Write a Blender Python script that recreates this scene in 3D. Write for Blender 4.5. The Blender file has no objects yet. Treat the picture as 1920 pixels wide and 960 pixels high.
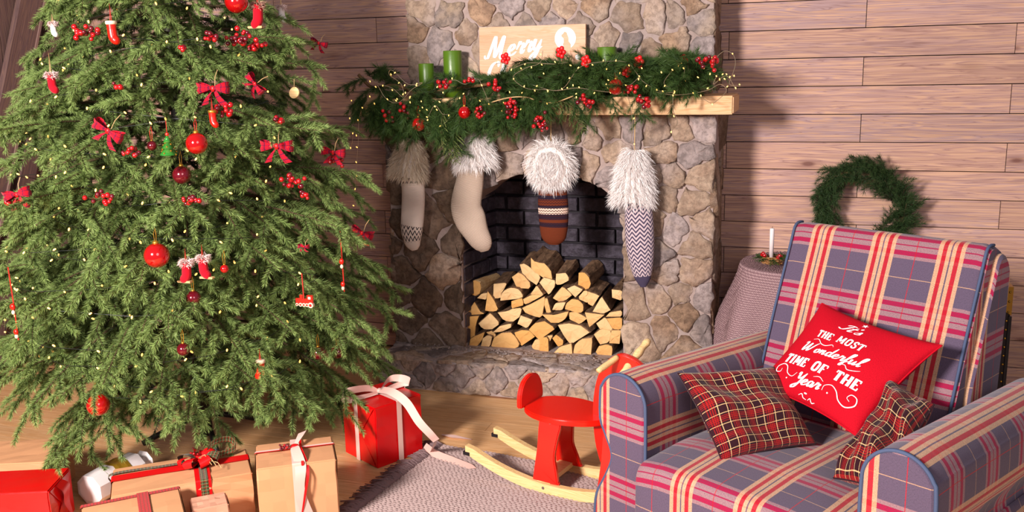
import bpy, bmesh, math, random
import numpy as np
from mathutils import Vector, Matrix
random.seed(7); rng = np.random.default_rng(7)
S = bpy.context.scene; COL = S.collection

# ------------------------------------------------------------------ camera, light, exposure
F = 1750.0; H = 1.55
RV = np.array([[.95135, .30735, -.02195], [.04214, -.20066, -.97875], [-.30523, .93020, -.20386]])
u_, s_, vt_ = np.linalg.svd(RV); RV = u_ @ vt_
cam = bpy.data.objects.new('camera', bpy.data.cameras.new('camera')); COL.objects.link(cam)
Rw = RV.T
cam.matrix_world = Matrix(((Rw[0][0], -Rw[0][1], -Rw[0][2], 0), (Rw[1][0], -Rw[1][1], -Rw[1][2], 0), (Rw[2][0], -Rw[2][1], -Rw[2][2], H), (0, 0, 0, 1)))
cam.data.sensor_width = 36; cam.data.lens = F / 1920 * 36; cam.data.clip_start = .02
S.camera = cam
S.view_settings.view_transform = 'Standard'; S.view_settings.look = 'None'; S.view_settings.gamma = 1
S.view_settings.exposure = 0.0
W = bpy.data.worlds.new('world'); S.world = W; W.use_nodes = True
W.node_tree.nodes['Background'].inputs[0].default_value = (.92, .90, 1.0, 1)
W.node_tree.nodes['Background'].inputs[1].default_value = .23
def area(name, loc, target, size, power, col):
    l = bpy.data.lights.new(name, 'AREA'); l.shape = 'DISK'; l.size = size; l.energy = power; l.color = col
    o = bpy.data.objects.new(name, l); COL.objects.link(o); o.location = loc
    o.rotation_euler = (Vector(target) - Vector(loc)).to_track_quat('-Z', 'Y').to_euler(); return o
area('key_light', (-2.3, -.7, 2.15), (-.9, 4, .8), .7, 375, (1, .915, .88))
area('fill_light', (1.4, -.6, 2.6), (-.3, 3.6, .6), 2.0, 50, (1, .88, .86))

def V(*a): return np.array(a, float)
CAM = V(0, 0, H)
def ray(x, y): return RV.T @ V(x - 960, y - 480, F)
def on_z(x, y, z): d = ray(x, y); return CAM + d * ((z - H) / d[2])
def on_y(x, y, Y): d = ray(x, y); return CAM + d * (Y / d[1])
def on_x(x, y, X): d = ray(x, y); return CAM + d * (X / d[0])
def on_plane(x, y, P, n): d = ray(x, y); return CAM + d * (((P - CAM) @ n) / (d @ n))

# ------------------------------------------------------------------ node helper
class NT:
    def __init__(s, name, rough=.6, spec=.3):
        s.m = bpy.data.materials.new(name); s.m.use_nodes = True; s.t = s.m.node_tree
        s.b = s.t.nodes['Principled BSDF']; s.b.inputs['Roughness'].default_value = rough
        s.b.inputs['Specular IOR Level'].default_value = spec
    def n(s, typ, props=None, **ins):
        k = s.t.nodes.new('ShaderNode' + typ)
        for a, b in (props or {}).items(): setattr(k, a, b)
        for a, b in ins.items():
            i = k.inputs[int(a[1:])] if a[0] == '_' else k.inputs[a]
            s.put(i, b)
        return k
    def put(s, i, b):
        if hasattr(b, 'is_output') or isinstance(b, bpy.types.NodeSocket): s.t.links.new(b, i)
        else:
            if isinstance(b, tuple) and len(b) == 3 and i.type == 'RGBA': b = b + (1,)
            i.default_value = b
    def math(s, op, a, b=0, c=0, clamp=False):
        return s.n('Math', {'operation': op, 'use_clamp': clamp}, _0=a, _1=b, _2=c).outputs[0]
    def mix(s, f, a, b, mode='MIX'):
        k = s.t.nodes.new('ShaderNodeMix'); k.data_type = 'RGBA'; k.blend_type = mode
        s.put(k.inputs[0], f); s.put(k.inputs[6], a); s.put(k.inputs[7], b); return k.outputs[2]
    def ramp(s, f, stops, const=False):
        k = s.t.nodes.new('ShaderNodeValToRGB'); r = k.color_ramp
        if const: r.interpolation = 'CONSTANT'
        while len(r.elements) > 1: r.elements.remove(r.elements[-1])
        for i, (p, c) in enumerate(stops):
            e = r.elements[0] if i == 0 else r.elements.new(p)
            e.position = p; e.color = tuple(c) + ((1,) if len(c) == 3 else ())
        s.put(k.inputs[0], f); return k
    def coord(s, which='Object'): return s.n('TexCoord').outputs[which]
    def rnd(s): return s.n('ObjectInfo').outputs['Random']
    def map(s, v, scale=(1, 1, 1), loc=(0, 0, 0), rot=(0, 0, 0)):
        return s.n('Mapping', _0=v, _1=loc, _2=rot, _3=scale).outputs[0]
    def noise(s, v, scale=5, detail=4, rough=.6, dist=0):
        return s.n('TexNoise', Vector=v, Scale=scale, Detail=detail, Roughness=rough, Distortion=dist).outputs
    def bump(s, h, st=.3, d=.01):
        o = s.n('Bump', Strength=st, Distance=d, Height=h).outputs[0]; s.t.links.new(o, s.b.inputs['Normal'])
    def col(s, c): s.put(s.b.inputs['Base Color'], c); return s
def sRGB(r, g, b):
    f = lambda c: (c / 255 / 12.92) if c < 10 else ((c / 255 + .055) / 1.055) ** 2.4
    return (f(r), f(g), f(b))
def plain(name, c, rough=.5, spec=.4, metal=0, bumpscale=0, emit=None, es=1, sheen=0, coat=0):
    t = NT(name, rough, spec); t.col(c); t.b.inputs['Metallic'].default_value = metal
    if bumpscale: t.bump(t.noise(t.coord(), bumpscale, 5)[0], .25, .004)
    if emit: t.b.inputs['Emission Color'].default_value = emit + (1,); t.b.inputs['Emission Strength'].default_value = es
    if coat: t.b.inputs['Coat Weight'].default_value = coat; t.b.inputs['Coat Roughness'].default_value = .08
    if sheen: t.b.inputs['Sheen Weight'].default_value = sheen
    return t.m

def wood(name, cols, dark, along=0, scale=1.0, rough=.55, knots=True, hue=.25, bump=.25, kn=.45, rk=.22):
    """cols: three tints mixed by noise; grain runs along axis 'along' of the object's own space"""
    t = NT(name, rough, .25)
    off = t.n('CombineXYZ', X=t.math('MULTIPLY', t.rnd(), 37.), Y=t.math('MULTIPLY', t.rnd(), 11.), Z=t.math('MULTIPLY', t.rnd(), 23.)).outputs[0]
    v = t.n('VectorMath', {'operation': 'ADD'}, _0=t.coord(), _1=off).outputs[0]
    sc = [11, 11, 11]; sc[along] = .8; sc = tuple(a * scale for a in sc)
    v1 = t.map(v, sc)
    warp = t.noise(v1, 1.0, 3, .5)[1]
    v2 = t.n('VectorMath', {'operation': 'ADD'}, _0=v1, _1=t.n('VectorMath', {'operation': 'SCALE'}, Vector=warp, Scale=1.1).outputs[0]).outputs[0]
    sc3 = [3.4, 3.4, 3.4]; sc3[along] = .9
    ring = t.noise(t.map(v2, tuple(sc3)), .55, 4, .6)[0]
    rings = t.math('FRACT', t.math('MULTIPLY', ring, 14.))
    rings = t.math('ABSOLUTE', t.math('SUBTRACT', rings, .5))
    sc4 = [160, 160, 160]; sc4[along] = 3; fine = t.noise(t.map(v, tuple(a * scale for a in sc4)), 1, 3, .6)[0]
    big = t.noise(t.map(v, tuple(a * .35 for a in sc)), 1, 2)[0]
    c = t.mix(t.ramp(big, [(.35, (0, 0, 0)), (.65, (1, 1, 1))]).outputs[0], cols[0], cols[1])
    c = t.mix(t.ramp(rings, [(.08, (1, 1, 1)), (.3, (0, 0, 0))]).outputs[0], c, cols[2]); c = t.mix(t.ramp(rings, [(.40, (0, 0, 0)), (.5, (rk,) * 3)]).outputs[0], c, dark)
    f = t.ramp(fine, [(.35, (1, 1, 1)), (.62, (0, 0, 0))]).outputs[0]
    c = t.mix(t.math('MULTIPLY', f, .30), c, dark)
    if knots:
        sk = [7., 7., 7.]; sk[along] = 2.6
        vk = t.n('TexVoronoi', Vector=t.map(v, tuple(sk)), Scale=kn, Randomness=1.).outputs[0]
        k = t.ramp(vk, [(.05, (1, 1, 1)), (.10, (.35,) * 3), (.22, (0, 0, 0))]).outputs[0]
        c = t.mix(k, c, dark)
    hs = t.n('HueSaturation', Value=t.math('ADD', 1 - hue / 2, t.math('MULTIPLY', t.rnd(), hue)), Color=c).outputs[0]
    t.col(hs); t.bump(t.math('ADD', fine, rings), bump, .003)
    return t.m

# ------------------------------------------------------------------ mesh helper
class MB:
    def __init__(s): s.v = []; s.f = []; s.uv = []; s.n = 0
    def add(s, v, f, uv=None):
        v = np.asarray(v, float); s.v.append(v)
        for q in f: s.f.append(tuple(int(i) + s.n for i in q))
        s.uv.append(np.asarray(uv, float) if uv is not None else np.zeros((len(v), 2))); s.n += len(v); return s
    def mesh(s, name, mat, smooth=False):
        me = bpy.data.meshes.new(name); v = np.concatenate(s.v)
        me.from_pydata(v.tolist(), [], s.f); me.materials.append(mat)
        uv = np.concatenate(s.uv)
        if np.any(uv):
            l = me.uv_layers.new(name='UVMap'); idx = np.zeros(len(me.loops), np.int32); me.loops.foreach_get('vertex_index', idx)
            l.data.foreach_set('uv', uv[idx].ravel())
        if smooth: me.polygons.foreach_set('use_smooth', [True] * len(me.polygons))
        me.update(); return me
    def build(s, name, mat, parent=None, smooth=False, loc=None):
        return obj(name, s.mesh(name, mat, smooth), parent, loc)
    def box(s, c, d, R=None, uvs=False):
        c = np.asarray(c, float); d = np.asarray(d, float) / 2
        v = np.array([(x, y, z) for x in (-1, 1) for y in (-1, 1) for z in (-1, 1)]) * d
        if R is not None: v = v @ np.asarray(R).T
        return s.add(v + c, [(0, 1, 3, 2), (4, 6, 7, 5), (0, 4, 5, 1), (2, 3, 7, 6), (0, 2, 6, 4), (1, 5, 7, 3)])
    def tube(s, pts, r, k=8, cap=True, flat=1.0, upv=(0, 0, 1)):
        pts = np.asarray(pts, float); n = len(pts); r = np.broadcast_to(np.asarray(r, float), (n,))
        tg = np.gradient(pts, axis=0); tg /= np.linalg.norm(tg, axis=1)[:, None] + 1e-12
        up = np.asarray(upv, float); a0 = np.cross(tg[0], up)
        if np.linalg.norm(a0) < 1e-3: a0 = np.cross(tg[0], (1, 0, .01))
        vs = []
        for i in range(n):
            a0 = a0 - tg[i] * (a0 @ tg[i]); a0 = a0 / (np.linalg.norm(a0) + 1e-12); b0 = np.cross(tg[i], a0)
            for j in range(k):
                t = 2 * math.pi * j / k; vs.append(pts[i] + r[i] * (math.cos(t) * a0 + flat * math.sin(t) * b0))
        f = [(i * k + j, i * k + (j + 1) % k, (i + 1) * k + (j + 1) % k, (i + 1) * k + j) for i in range(n - 1) for j in range(k)]
        if cap: f += [tuple(range(k - 1, -1, -1)), tuple((n - 1) * k + j for j in range(k))]
        return s.add(vs, f)
    def lathe(s, prof, c=(0, 0, 0), k=20, ax=None):
        """prof: (r, z) list; ax: 3x3 columns (x,y,z axes)"""
        vs = []
        for r, z in prof:
            for j in range(k):
                t = 2 * math.pi * j / k; vs.append((r * math.cos(t), r * math.sin(t), z))
        vs = np.array(vs)
        if ax is not None: vs = vs @ np.asarray(ax).T
        n = len(prof)
        f = [(i * k + j, i * k + (j + 1) % k, (i + 1) * k + (j + 1) % k, (i + 1) * k + j) for i in range(n - 1) for j in range(k)]
        f += [tuple(range(k - 1, -1, -1)), tuple((n - 1) * k + j for j in range(k))]
        return s.add(vs + np.asarray(c), f)
    def ball(s, c, r, k=16, m=10, sq=(1, 1, 1)):
        vs = []; 
        for i in range(m + 1):
            p = math.pi * i / m
            for j in range(k):
                t = 2 * math.pi * j / k; vs.append((math.sin(p) * math.cos(t) * sq[0], math.sin(p) * math.sin(t) * sq[1], math.cos(p) * sq[2]))
        f = [(i * k + j, (i + 1) * k + j, (i + 1) * k + (j + 1) % k, i * k + (j + 1) % k) for i in range(m) for j in range(k)]
        return s.add(np.array(vs) * r + np.asarray(c), f)
    def prism(s, poly, O, ex, ey, n, d, uvscale=None):
        """poly 2d list in (ex,ey) plane at O, extruded by d along n"""
        p = np.array([O + a * ex + b * ey for a, b in poly]); m = len(p)
        v = np.concatenate([p, p + n * d])
        f = [tuple(range(m)), tuple(range(2 * m - 1, m - 1, -1))] + [(i, i + m, (i + 1) % m + m, (i + 1) % m) for i in range(m)]
        uv = None
        if uvscale: uv = np.concatenate([np.array(poly), np.array(poly)])
        return s.add(v, f, uv)
    def grid(s, P, uv=None, closed=False):
        """P: (a,b,3) array"""
        a, b = P.shape[:2]
        f = [(i * b + j, i * b + (j + 1) % b, ((i + 1) % a) * b + (j + 1) % b, ((i + 1) % a) * b + j) for i in range(a - (0 if closed == 'a' else 1)) for j in range(b - (0 if closed == 'b' else 1))]
        return s.add(P.reshape(-1, 3), f, None if uv is None else uv.reshape(-1, 2))
def obj(name, me, parent=None, loc=None):
    o = bpy.data.objects.new(name, me); COL.objects.link(o)
    if parent is not None: o.parent = parent
    if loc is not None: o.location = tuple(loc)
    return o
def thing(name, label, cat, group=None, loc=(0, 0, 0), rot=None):
    o = bpy.data.objects.new(name, None); COL.objects.link(o); o.location = tuple(loc); o.empty_display_size = .05
    if rot is not None: o.rotation_euler = rot
    o['label'] = label; o['category'] = cat
    if group: o['group'] = group
    return o
def tag(o, label, cat, group=None):
    o['label'] = label; o['category'] = cat
    if group: o['group'] = group
    return o
def structure(o): o['kind'] = 'structure'; return o
def nrm(a): a = np.asarray(a, float); return a / np.linalg.norm(a)
def smooth_path(pts, n=8):
    p = np.asarray(pts, float)
    if len(p) < 3: return np.array([p[0] + (p[-1] - p[0]) * t for t in np.linspace(0, 1, n)])
    q = np.concatenate([[2 * p[0] - p[1]], p, [2 * p[-1] - p[-2]]]); out = []
    for i in range(1, len(q) - 2):
        for t in np.linspace(0, 1, n, endpoint=False):
            a, b, c, d = q[i - 1:i + 3]
            out.append(.5 * (2 * b + (c - a) * t + (2 * a - 5 * b + 4 * c - d) * t * t + (3 * b - a - 3 * c + d) * t ** 3))
    out.append(p[-1]); return np.array(out)
def settle(root):
    """move a thing's origin to the bottom centre of its meshes (children keep their place)"""
    bpy.context.view_layer.update()
X_, Y_, Z_ = V(1, 0, 0), V(0, 1, 0), V(0, 0, 1)

# ------------------------------------------------------------------ materials
M = {}
M['wall'] = wood('grey_pink_wall_boards', [sRGB(192, 150, 134), sRGB(186, 154, 152), sRGB(214, 170, 142)], sRGB(124, 84, 74), 0, .9, .55, hue=.30, kn=1.0, rk=.5)
M['darkboard'] = wood('dark_barn_boards', [sRGB(112, 84, 80), sRGB(122, 98, 96), sRGB(134, 104, 92)], sRGB(60, 42, 42), 2, 1.0, .7, hue=.25)
M['floor'] = wood('pine_floor', [sRGB(236, 190, 140), sRGB(226, 176, 124), sRGB(214, 160, 106)], sRGB(150, 98, 62), 0, 1.0, .38, hue=.12, bump=.05, kn=.3)
M['mantel'] = wood('mantel_pine', [sRGB(236, 196, 150), sRGB(228, 184, 136), sRGB(216, 168, 118)], sRGB(184, 132, 84), 0, 1.0, .5, hue=.02, bump=.06, kn=.2)
M['signwood'] = wood('sign_pine', [sRGB(236, 190, 160), sRGB(232, 180, 146), sRGB(222, 166, 126)], sRGB(184, 126, 84), 0, 1.5, .5, hue=.02, bump=.05)
M['rocker'] = wood('rocker_pine', [sRGB(242, 212, 158), sRGB(236, 200, 142), sRGB(226, 184, 122)], sRGB(204, 156, 92), 0, 1.6, .4, knots=False, hue=.04, bump=.04)
M['gapdark'] = plain('dark_gap', (.02, .014, .012), .9, .1)
def stone_mat(name, a, b, c, rough=.85):
    t = NT(name, rough, .2)
    off = t.n('CombineXYZ', X=t.math('MULTIPLY', t.rnd(), 31.), Y=t.math('MULTIPLY', t.rnd(), 17.)).outputs[0]
    v = t.n('VectorMath', {'operation': 'ADD'}, _0=t.coord(), _1=off).outputs[0]
    n1 = t.noise(v, 7, 6, .65, .6)[0]; n2 = t.noise(v, 38, 6, .7)[0]; n3 = t.noise(v, 3.2, 3)[0]
    cc = t.mix(t.ramp(n1, [(.38, (0, 0, 0)), (.62, (1, 1, 1))]).outputs[0], a, b)
    cc = t.mix(t.ramp(n3, [(.5, (0, 0, 0)), (.68, (1, 1, 1))]).outputs[0], cc, c)
    cc = t.mix(t.math('MULTIPLY', t.ramp(n2, [(.42, (1, 1, 1)), (.55, (0, 0, 0))]).outputs[0], .45), cc, tuple(x * .35 for x in b))
    cc = t.n('HueSaturation', Value=t.math('ADD', .78, t.math('MULTIPLY', t.rnd(), .45)), Saturation=1.0, Color=cc).outputs[0]
    t.col(cc); t.bump(t.math('ADD', n2, t.math('MULTIPLY', n1, 1.5)), .75, .012); return t.m
M['stoneA'] = stone_mat('tan_fieldstone', sRGB(188, 164, 142), sRGB(160, 134, 114), sRGB(176, 158, 150))
M['stoneB'] = stone_mat('grey_fieldstone', sRGB(172, 156, 152), sRGB(140, 126, 122), sRGB(184, 160, 136))
M['stoneC'] = stone_mat('brown_fieldstone', sRGB(172, 142, 116), sRGB(130, 104, 86), sRGB(178, 158, 142))
M['stoneD'] = stone_mat('tree_shaded_fieldstone', sRGB(134, 110, 90), sRGB(100, 82, 70), sRGB(150, 128, 112))  # brown stone darkened, the tree's shade put into its colour
def mortar_mat():
    t = NT('rough_mortar', .95, .15); v = t.coord()
    n = t.noise(v, 20, 8, .7)[0]; n2 = t.noise(v, 3, 4)[0]
    c = t.mix(n, sRGB(140, 122, 114), sRGB(200, 178, 170)); c = t.mix(t.ramp(n2, [(.45, (0, 0, 0)), (.7, (1, 1, 1))]).outputs[0], c, sRGB(176, 158, 152))
    t.col(c); t.bump(t.math('ADD', n, n2), .9, .015); return t.m
M['mortar'] = mortar_mat()
def brick_mat():
    t = NT('sooty_painted_brick', .38, .5)
    v = t.n('VectorMath', {'operation': 'ADD'}, _0=t.coord(), _1=t.n('CombineXYZ', X=t.math('MULTIPLY', t.rnd(), 9.)).outputs[0]).outputs[0]
    n = t.noise(v, 26, 7, .7)[0]
    c = t.mix(t.ramp(n, [(.45, (0, 0, 0)), (.75, (1, 1, 1))]).outputs[0], sRGB(50, 42, 52), sRGB(92, 84, 98))
    t.col(c); t.bump(n, .8, .02); return t.m
M['brick'] = brick_mat()
M['soot'] = plain('sooty_joint', sRGB(34, 28, 34), .7, .3, bumpscale=40)
def log_end():
    t = NT('cut_log_end', .7, .2); v = t.coord()
    off = t.n('CombineXYZ', X=t.math('MULTIPLY', t.rnd(), .08), Z=t.math('MULTIPLY', t.rnd(), -.06)).outputs[0]
    v2 = t.map(t.n('VectorMath', {'operation': 'ADD'}, _0=v, _1=off).outputs[0], (1, .05, 1))
    w = t.n('TexWave', {'wave_type': 'RINGS', 'rings_direction': 'SPHERICAL'}, Vector=v2, Scale=60., Distortion=2.5, Detail=3.).outputs[1]
    n = t.noise(v, 60, 5, .7)[0]; n1 = t.noise(v, 12, 3)[0]
    c = t.n('ColorRamp') if False else t.mix(t.rnd(), sRGB(248, 214, 160), sRGB(232, 176, 100))
    c = t.mix(t.math('MULTIPLY', w, .25), c, sRGB(190, 130, 66)); c = t.mix(t.math('MULTIPLY', t.ramp(n1, [(.5, (0, 0, 0)), (.75, (1, 1, 1))]).outputs[0], .5), c, sRGB(202, 130, 62))
    c = t.mix(t.math('MULTIPLY', n, .2), c, sRGB(120, 70, 36))
    t.col(c); t.bump(n, .4, .004); return t.m
M['logend'] = log_end()
def bark():
    t = NT('bark', .9, .15); v = t.map(t.coord(), (1, .25, 1)); n = t.noise(v, 45, 6, .7)[0]
    t.col(t.ramp(n, [(.3, sRGB(72, 52, 42)), (.55, sRGB(146, 114, 88)), (.8, sRGB(184, 152, 118))]).outputs[0]); t.bump(n, 1, .01); return t.m
M['bark'] = bark()
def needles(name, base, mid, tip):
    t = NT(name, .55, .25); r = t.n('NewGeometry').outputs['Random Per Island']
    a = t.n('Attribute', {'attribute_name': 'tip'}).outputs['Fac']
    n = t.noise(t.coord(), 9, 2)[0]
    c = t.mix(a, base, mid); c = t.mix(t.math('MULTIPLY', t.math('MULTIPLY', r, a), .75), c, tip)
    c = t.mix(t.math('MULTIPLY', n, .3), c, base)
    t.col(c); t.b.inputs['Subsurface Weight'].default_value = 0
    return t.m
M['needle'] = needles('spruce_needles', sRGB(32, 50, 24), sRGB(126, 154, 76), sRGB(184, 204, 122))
M['needle2'] = needles('garland_needles', sRGB(30, 52, 26), sRGB(62, 92, 40), sRGB(96, 120, 56))
M['needle3'] = needles('wreath_needles', sRGB(28, 48, 28), sRGB(52, 80, 44), sRGB(90, 108, 56))
M['cypress'] = needles('cypress_sprig', sRGB(80, 96, 48), sRGB(128, 142, 78), sRGB(150, 160, 96))
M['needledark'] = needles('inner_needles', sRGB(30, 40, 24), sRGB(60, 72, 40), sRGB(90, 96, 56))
M['twig'] = plain('twig', sRGB(112, 80, 50), .8)
M['twigdark'] = plain('dark_twig', sRGB(84, 66, 44), .8)
M['trunk'] = plain('dark_trunk', sRGB(46, 38, 34), .6)
M['berry'] = plain('berry_red', sRGB(176, 8, 18), .18, .6, coat=.6)
M['berrydark'] = plain('berry_dark', sRGB(96, 6, 22), .2, .6, coat=.6)
M['ballred'] = plain('bauble_red', sRGB(196, 8, 14), .12, .6, metal=.35, coat=1)
M['balldark'] = plain('bauble_dark_red', sRGB(110, 6, 26), .15, .6, metal=.3, coat=1)
M['gold'] = plain('gold', sRGB(214, 160, 60), .3, .5, metal=.8)
M['cord'] = plain('cord_red', sRGB(190, 40, 24), .6)
M['cordtan'] = plain('cord_tan', sRGB(196, 160, 110), .7)
M['bulb'] = plain('warm_led', (1, .75, .3), .3, .5, emit=(1, .50, .10), es=2.6)
M['wire'] = plain('silver_wire', sRGB(200, 180, 150), .35, .6, metal=.7)
M['wiredark'] = plain('dark_wire', sRGB(30, 34, 30), .5)
M['redpaper'] = plain('red_wrapping_paper', sRGB(204, 6, 12), .28, .5, bumpscale=9)
M['kraft'] = plain('kraft_paper', sRGB(206, 150, 108), .6, .25, bumpscale=7)
M['kraftpink'] = plain('pale_kraft_paper', sRGB(206, 152, 126), .6, .25, bumpscale=8)
M['whitepaper'] = plain('white_wrap', sRGB(232, 222, 220), .4, .4, bumpscale=14)
M['pinkribbon'] = plain('pink_satin', sRGB(226, 182, 168), .35, .4, sheen=.3)
M['redribbon'] = plain('red_ribbon', sRGB(212, 16, 20), .4, .4)
M['goldlace'] = plain('gold_lace', sRGB(206, 158, 50), .35, .5, metal=.6, bumpscale=90)
M['reddecor'] = plain('red_lacquer', sRGB(232, 26, 10), .3, .5, coat=.3)
M['white'] = plain('white_paint', sRGB(244, 240, 238), .5)
M['cream'] = plain('cream_detail', sRGB(230, 206, 176), .6)
M['black'] = plain('black_plastic', sRGB(28, 22, 24), .5)
M['greenwax'] = plain('green_candle_wax', sRGB(80, 114, 20), .35, .5, bumpscale=25)
M['whitewax'] = plain('white_candle_wax', sRGB(240, 228, 226), .4, .4)
M['brass'] = plain('aged_brass', sRGB(158, 122, 50), .35, .5, metal=.75, bumpscale=30)
M['chest'] = plain('black_trunk_cloth', sRGB(40, 30, 30), .6, .3)
M['screw'] = plain('steel_screw', sRGB(190, 186, 180), .3, .5, metal=.9)
M['piping'] = plain('slate_piping', sRGB(72, 84, 112), .7, .2)
M['gem'] = plain('green_glass', sRGB(40, 120, 40), .2, .6, coat=.6)
M['fabpillow'] = None

def furmat(name, a, b):
    t = NT(name, .6, .2); r = t.n('NewGeometry').outputs['Random Per Island']; t.col(t.mix(r, a, b)); return t.m
M['furwhite'] = furmat('white_fur', sRGB(255, 252, 250), sRGB(244, 234, 230))
M['furcream'] = furmat('cream_fur', sRGB(240, 226, 204), sRGB(214, 192, 166))
M['furbrown'] = furmat('brown_fleece', sRGB(184, 142, 122), sRGB(150, 110, 96))
M['furpink'] = furmat('pale_fleece', sRGB(232, 206, 200), sRGB(206, 176, 170))
M['furback'] = plain('fur_hide', sRGB(246, 238, 232), .9, .1)

def weave(t, uv, s=900):
    a = t.n('TexNoise', Vector=t.map(uv, (s * .25, s, 1)), Scale=1., Detail=1.).outputs[0]
    b = t.n('TexNoise', Vector=t.map(uv, (s, s * .25, 1)), Scale=1., Detail=1.).outputs[0]
    return t.math('ADD', a, b)
def plaid(name, per, warp, weft, base, wa, fa, rough=.85, s=900, loc=(0, 0, 0)):
    """stripes of real width on UVs in metres. warp/weft: list of (start fraction, colour, alpha)"""
    t = NT(name, rough, .15); uv = t.map(t.coord('UV'), (1, 1, 1), loc)
    sp = t.n('SeparateXYZ', _0=uv)
    fx = t.math('FRACT', t.math('DIVIDE', sp.outputs[0], per)); fy = t.math('FRACT', t.math('DIVIDE', sp.outputs[1], per))
    rw = t.ramp(fx, [(p, c + (a,)) for p, c, a in warp], True); rf = t.ramp(fy, [(p, c + (a,)) for p, c, a in weft], True)
    c = t.mix(t.math('MULTIPLY', rf.outputs[1], fa), base, rf.outputs[0])
    c = t.mix(t.math('MULTIPLY', rw.outputs[1], wa), c, rw.outputs[0])
    w = weave(t, uv, s)
    c = t.mix(t.ramp(w, [(.85, (.45,) * 3), (1.1, (0, 0, 0))]).outputs[0], c, tuple(x * .45 for x in base))
    t.col(c); t.bump(w, .25, .002); t.b.inputs['Sheen Weight'].default_value = .15; return t.m
BL = sRGB(92, 78, 98); CR = sRGB(228, 178, 132); RD = sRGB(184, 14, 28); MG = sRGB(160, 8, 62); PK = sRGB(164, 124, 126)
warp = [(0, BL, 0), (.30, CR, .66), (.36, RD, .88), (.42, CR, .66), (.475, BL, .7), (.495, CR, .66), (.55, RD, .88), (.61, CR, .66), (.67, BL, 0), (.985, RD, .8)]
weft = [(0, BL, 0), (.28, PK, .75), (.33, MG, .95), (.40, PK, .75), (.475, MG, .8), (.495, PK, .75), (.57, MG, .95), (.64, PK, .75), (.69, BL, 0), (.985, CR, .5)]
M['plaid'] = plaid('armchair_plaid', .215, warp, weft, BL, 1, 1)
DK = sRGB(46, 14, 24); R2 = sRGB(196, 24, 18); C2 = sRGB(236, 196, 140)
w2 = [(0, DK, 0), (.35, C2, .95), (.385, DK, 0), (.50, R2, .45), (.54, DK, 0), (.60, R2, .6), (.65, DK, 0), (.69, R2, .6), (.74, DK, 0), (.78, R2, .5), (.83, DK, 0), (.92, C2, .95), (.955, DK, 0)]
M['tartan'] = plaid('dark_tartan', .072, w2, w2, DK, .85, .85, s=1200)
w3 = [(0, sRGB(190, 8, 32), 0), (.15, sRGB(40, 10, 50), .75), (.38, sRGB(190, 8, 32), 0), (.6, sRGB(40, 10, 50), .6), (.68, sRGB(190, 8, 32), 0)]
M['bowplaid'] = plaid('bow_plaid', .022, w3, w3, sRGB(190, 6, 30), 1, .8, s=3000)
w4 = [(0, sRGB(40, 60, 30), 0), (.2, sRGB(180, 24, 20), .9), (.3, sRGB(40, 60, 30), 0), (.55, sRGB(210, 200, 150), .7), (.62, sRGB(40, 60, 30), 0)]
M['ribbonplaid'] = plaid('green_tartan_ribbon', .012, w4, w4, sRGB(44, 66, 34), 1, .8, s=3000)
w5 = [(0, sRGB(190, 14, 22), 0), (.8, sRGB(60, 50, 20), .8)]
M['redcheckribbon'] = plaid('red_check_ribbon', .010, w5, w5, sRGB(196, 16, 22), 1, .8, s=3000)
t = NT('red_cushion_cotton', .85, .15); uvc = t.coord('UV'); w = weave(t, uvc, 900)
t.col(t.mix(t.ramp(w, [(.85, (.5,) * 3), (1.1, (0, 0, 0))]).outputs[0], sRGB(188, 6, 30), sRGB(140, 2, 18))); t.bump(w, .25, .002); M['redcotton'] = t.m

def knit(name, a, b, s=1.0, rough=.9):
    t = NT(name, rough, .1); uv = t.coord('UV'); sp = t.n('SeparateXYZ', _0=uv)
    y = t.math('MULTIPLY', sp.outputs[1], 2 * math.pi / (.006 * s)); x = t.math('MULTIPLY', sp.outputs[0], 2 * math.pi / (.009 * s))
    z = t.math('ABSOLUTE', t.math('SINE', x)); h = t.math('SINE', t.math('ADD', y, t.math('MULTIPLY', z, 2.5)))
    n = t.noise(t.map(uv, (1, 1, 1)), 400, 2)[0]
    t.col(t.mix(t.ramp(h, [(.2, (0, 0, 0)), (.8, (1, 1, 1))]).outputs[0], b, a)); t.bump(t.math('ADD', h, n), .5, .003); return t.m
M['knitcream'] = knit('cream_knit', sRGB(218, 198, 180), sRGB(184, 160, 142))
M['knitmauve'] = knit('mauve_knit', sRGB(190, 158, 158), sRGB(138, 108, 112), 1.6)
# ------------------------------------------------------------------ walls and floor
WY = 4.55
wb = structure(obj('wall_back', MB().box((-1.3, WY + .06, 1.3), (6.2, .06, 2.7)).mesh('wall_back', M['gapdark'])))
ROW = .1272; Z0 = 1.409 - 11 * ROW
def plank(parent, x0, x1, z0, z1, y, mat, ax='x'):
    w, h = x1 - x0 - .003, z1 - z0 - .004
    b = MB(); b.box((0, 0, 0), (w, .022, h)); return b.build('plank', mat, parent, loc=((x0 + x1) / 2, y, (z0 + z1) / 2))
for i in range(20):
    z0 = Z0 + i * ROW
    if z0 > 2.5: break
    js = [-4.21, -4.0 + .6 * (i % 2)] ; x = .79 if i % 2 == 0 else .19
    js = sorted({round(x + 1.2 * k + random.uniform(-.004, .004), 3) for k in range(-4, 2) if -4.1 < x + 1.2 * k < 1.75} | {-4.15, 1.8})
    for a, b in zip(js[:-1], js[1:]): plank(wb, a, b, z0, z0 + ROW, WY + .012 + random.uniform(-.0015, .0015), M['wall'])
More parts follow.
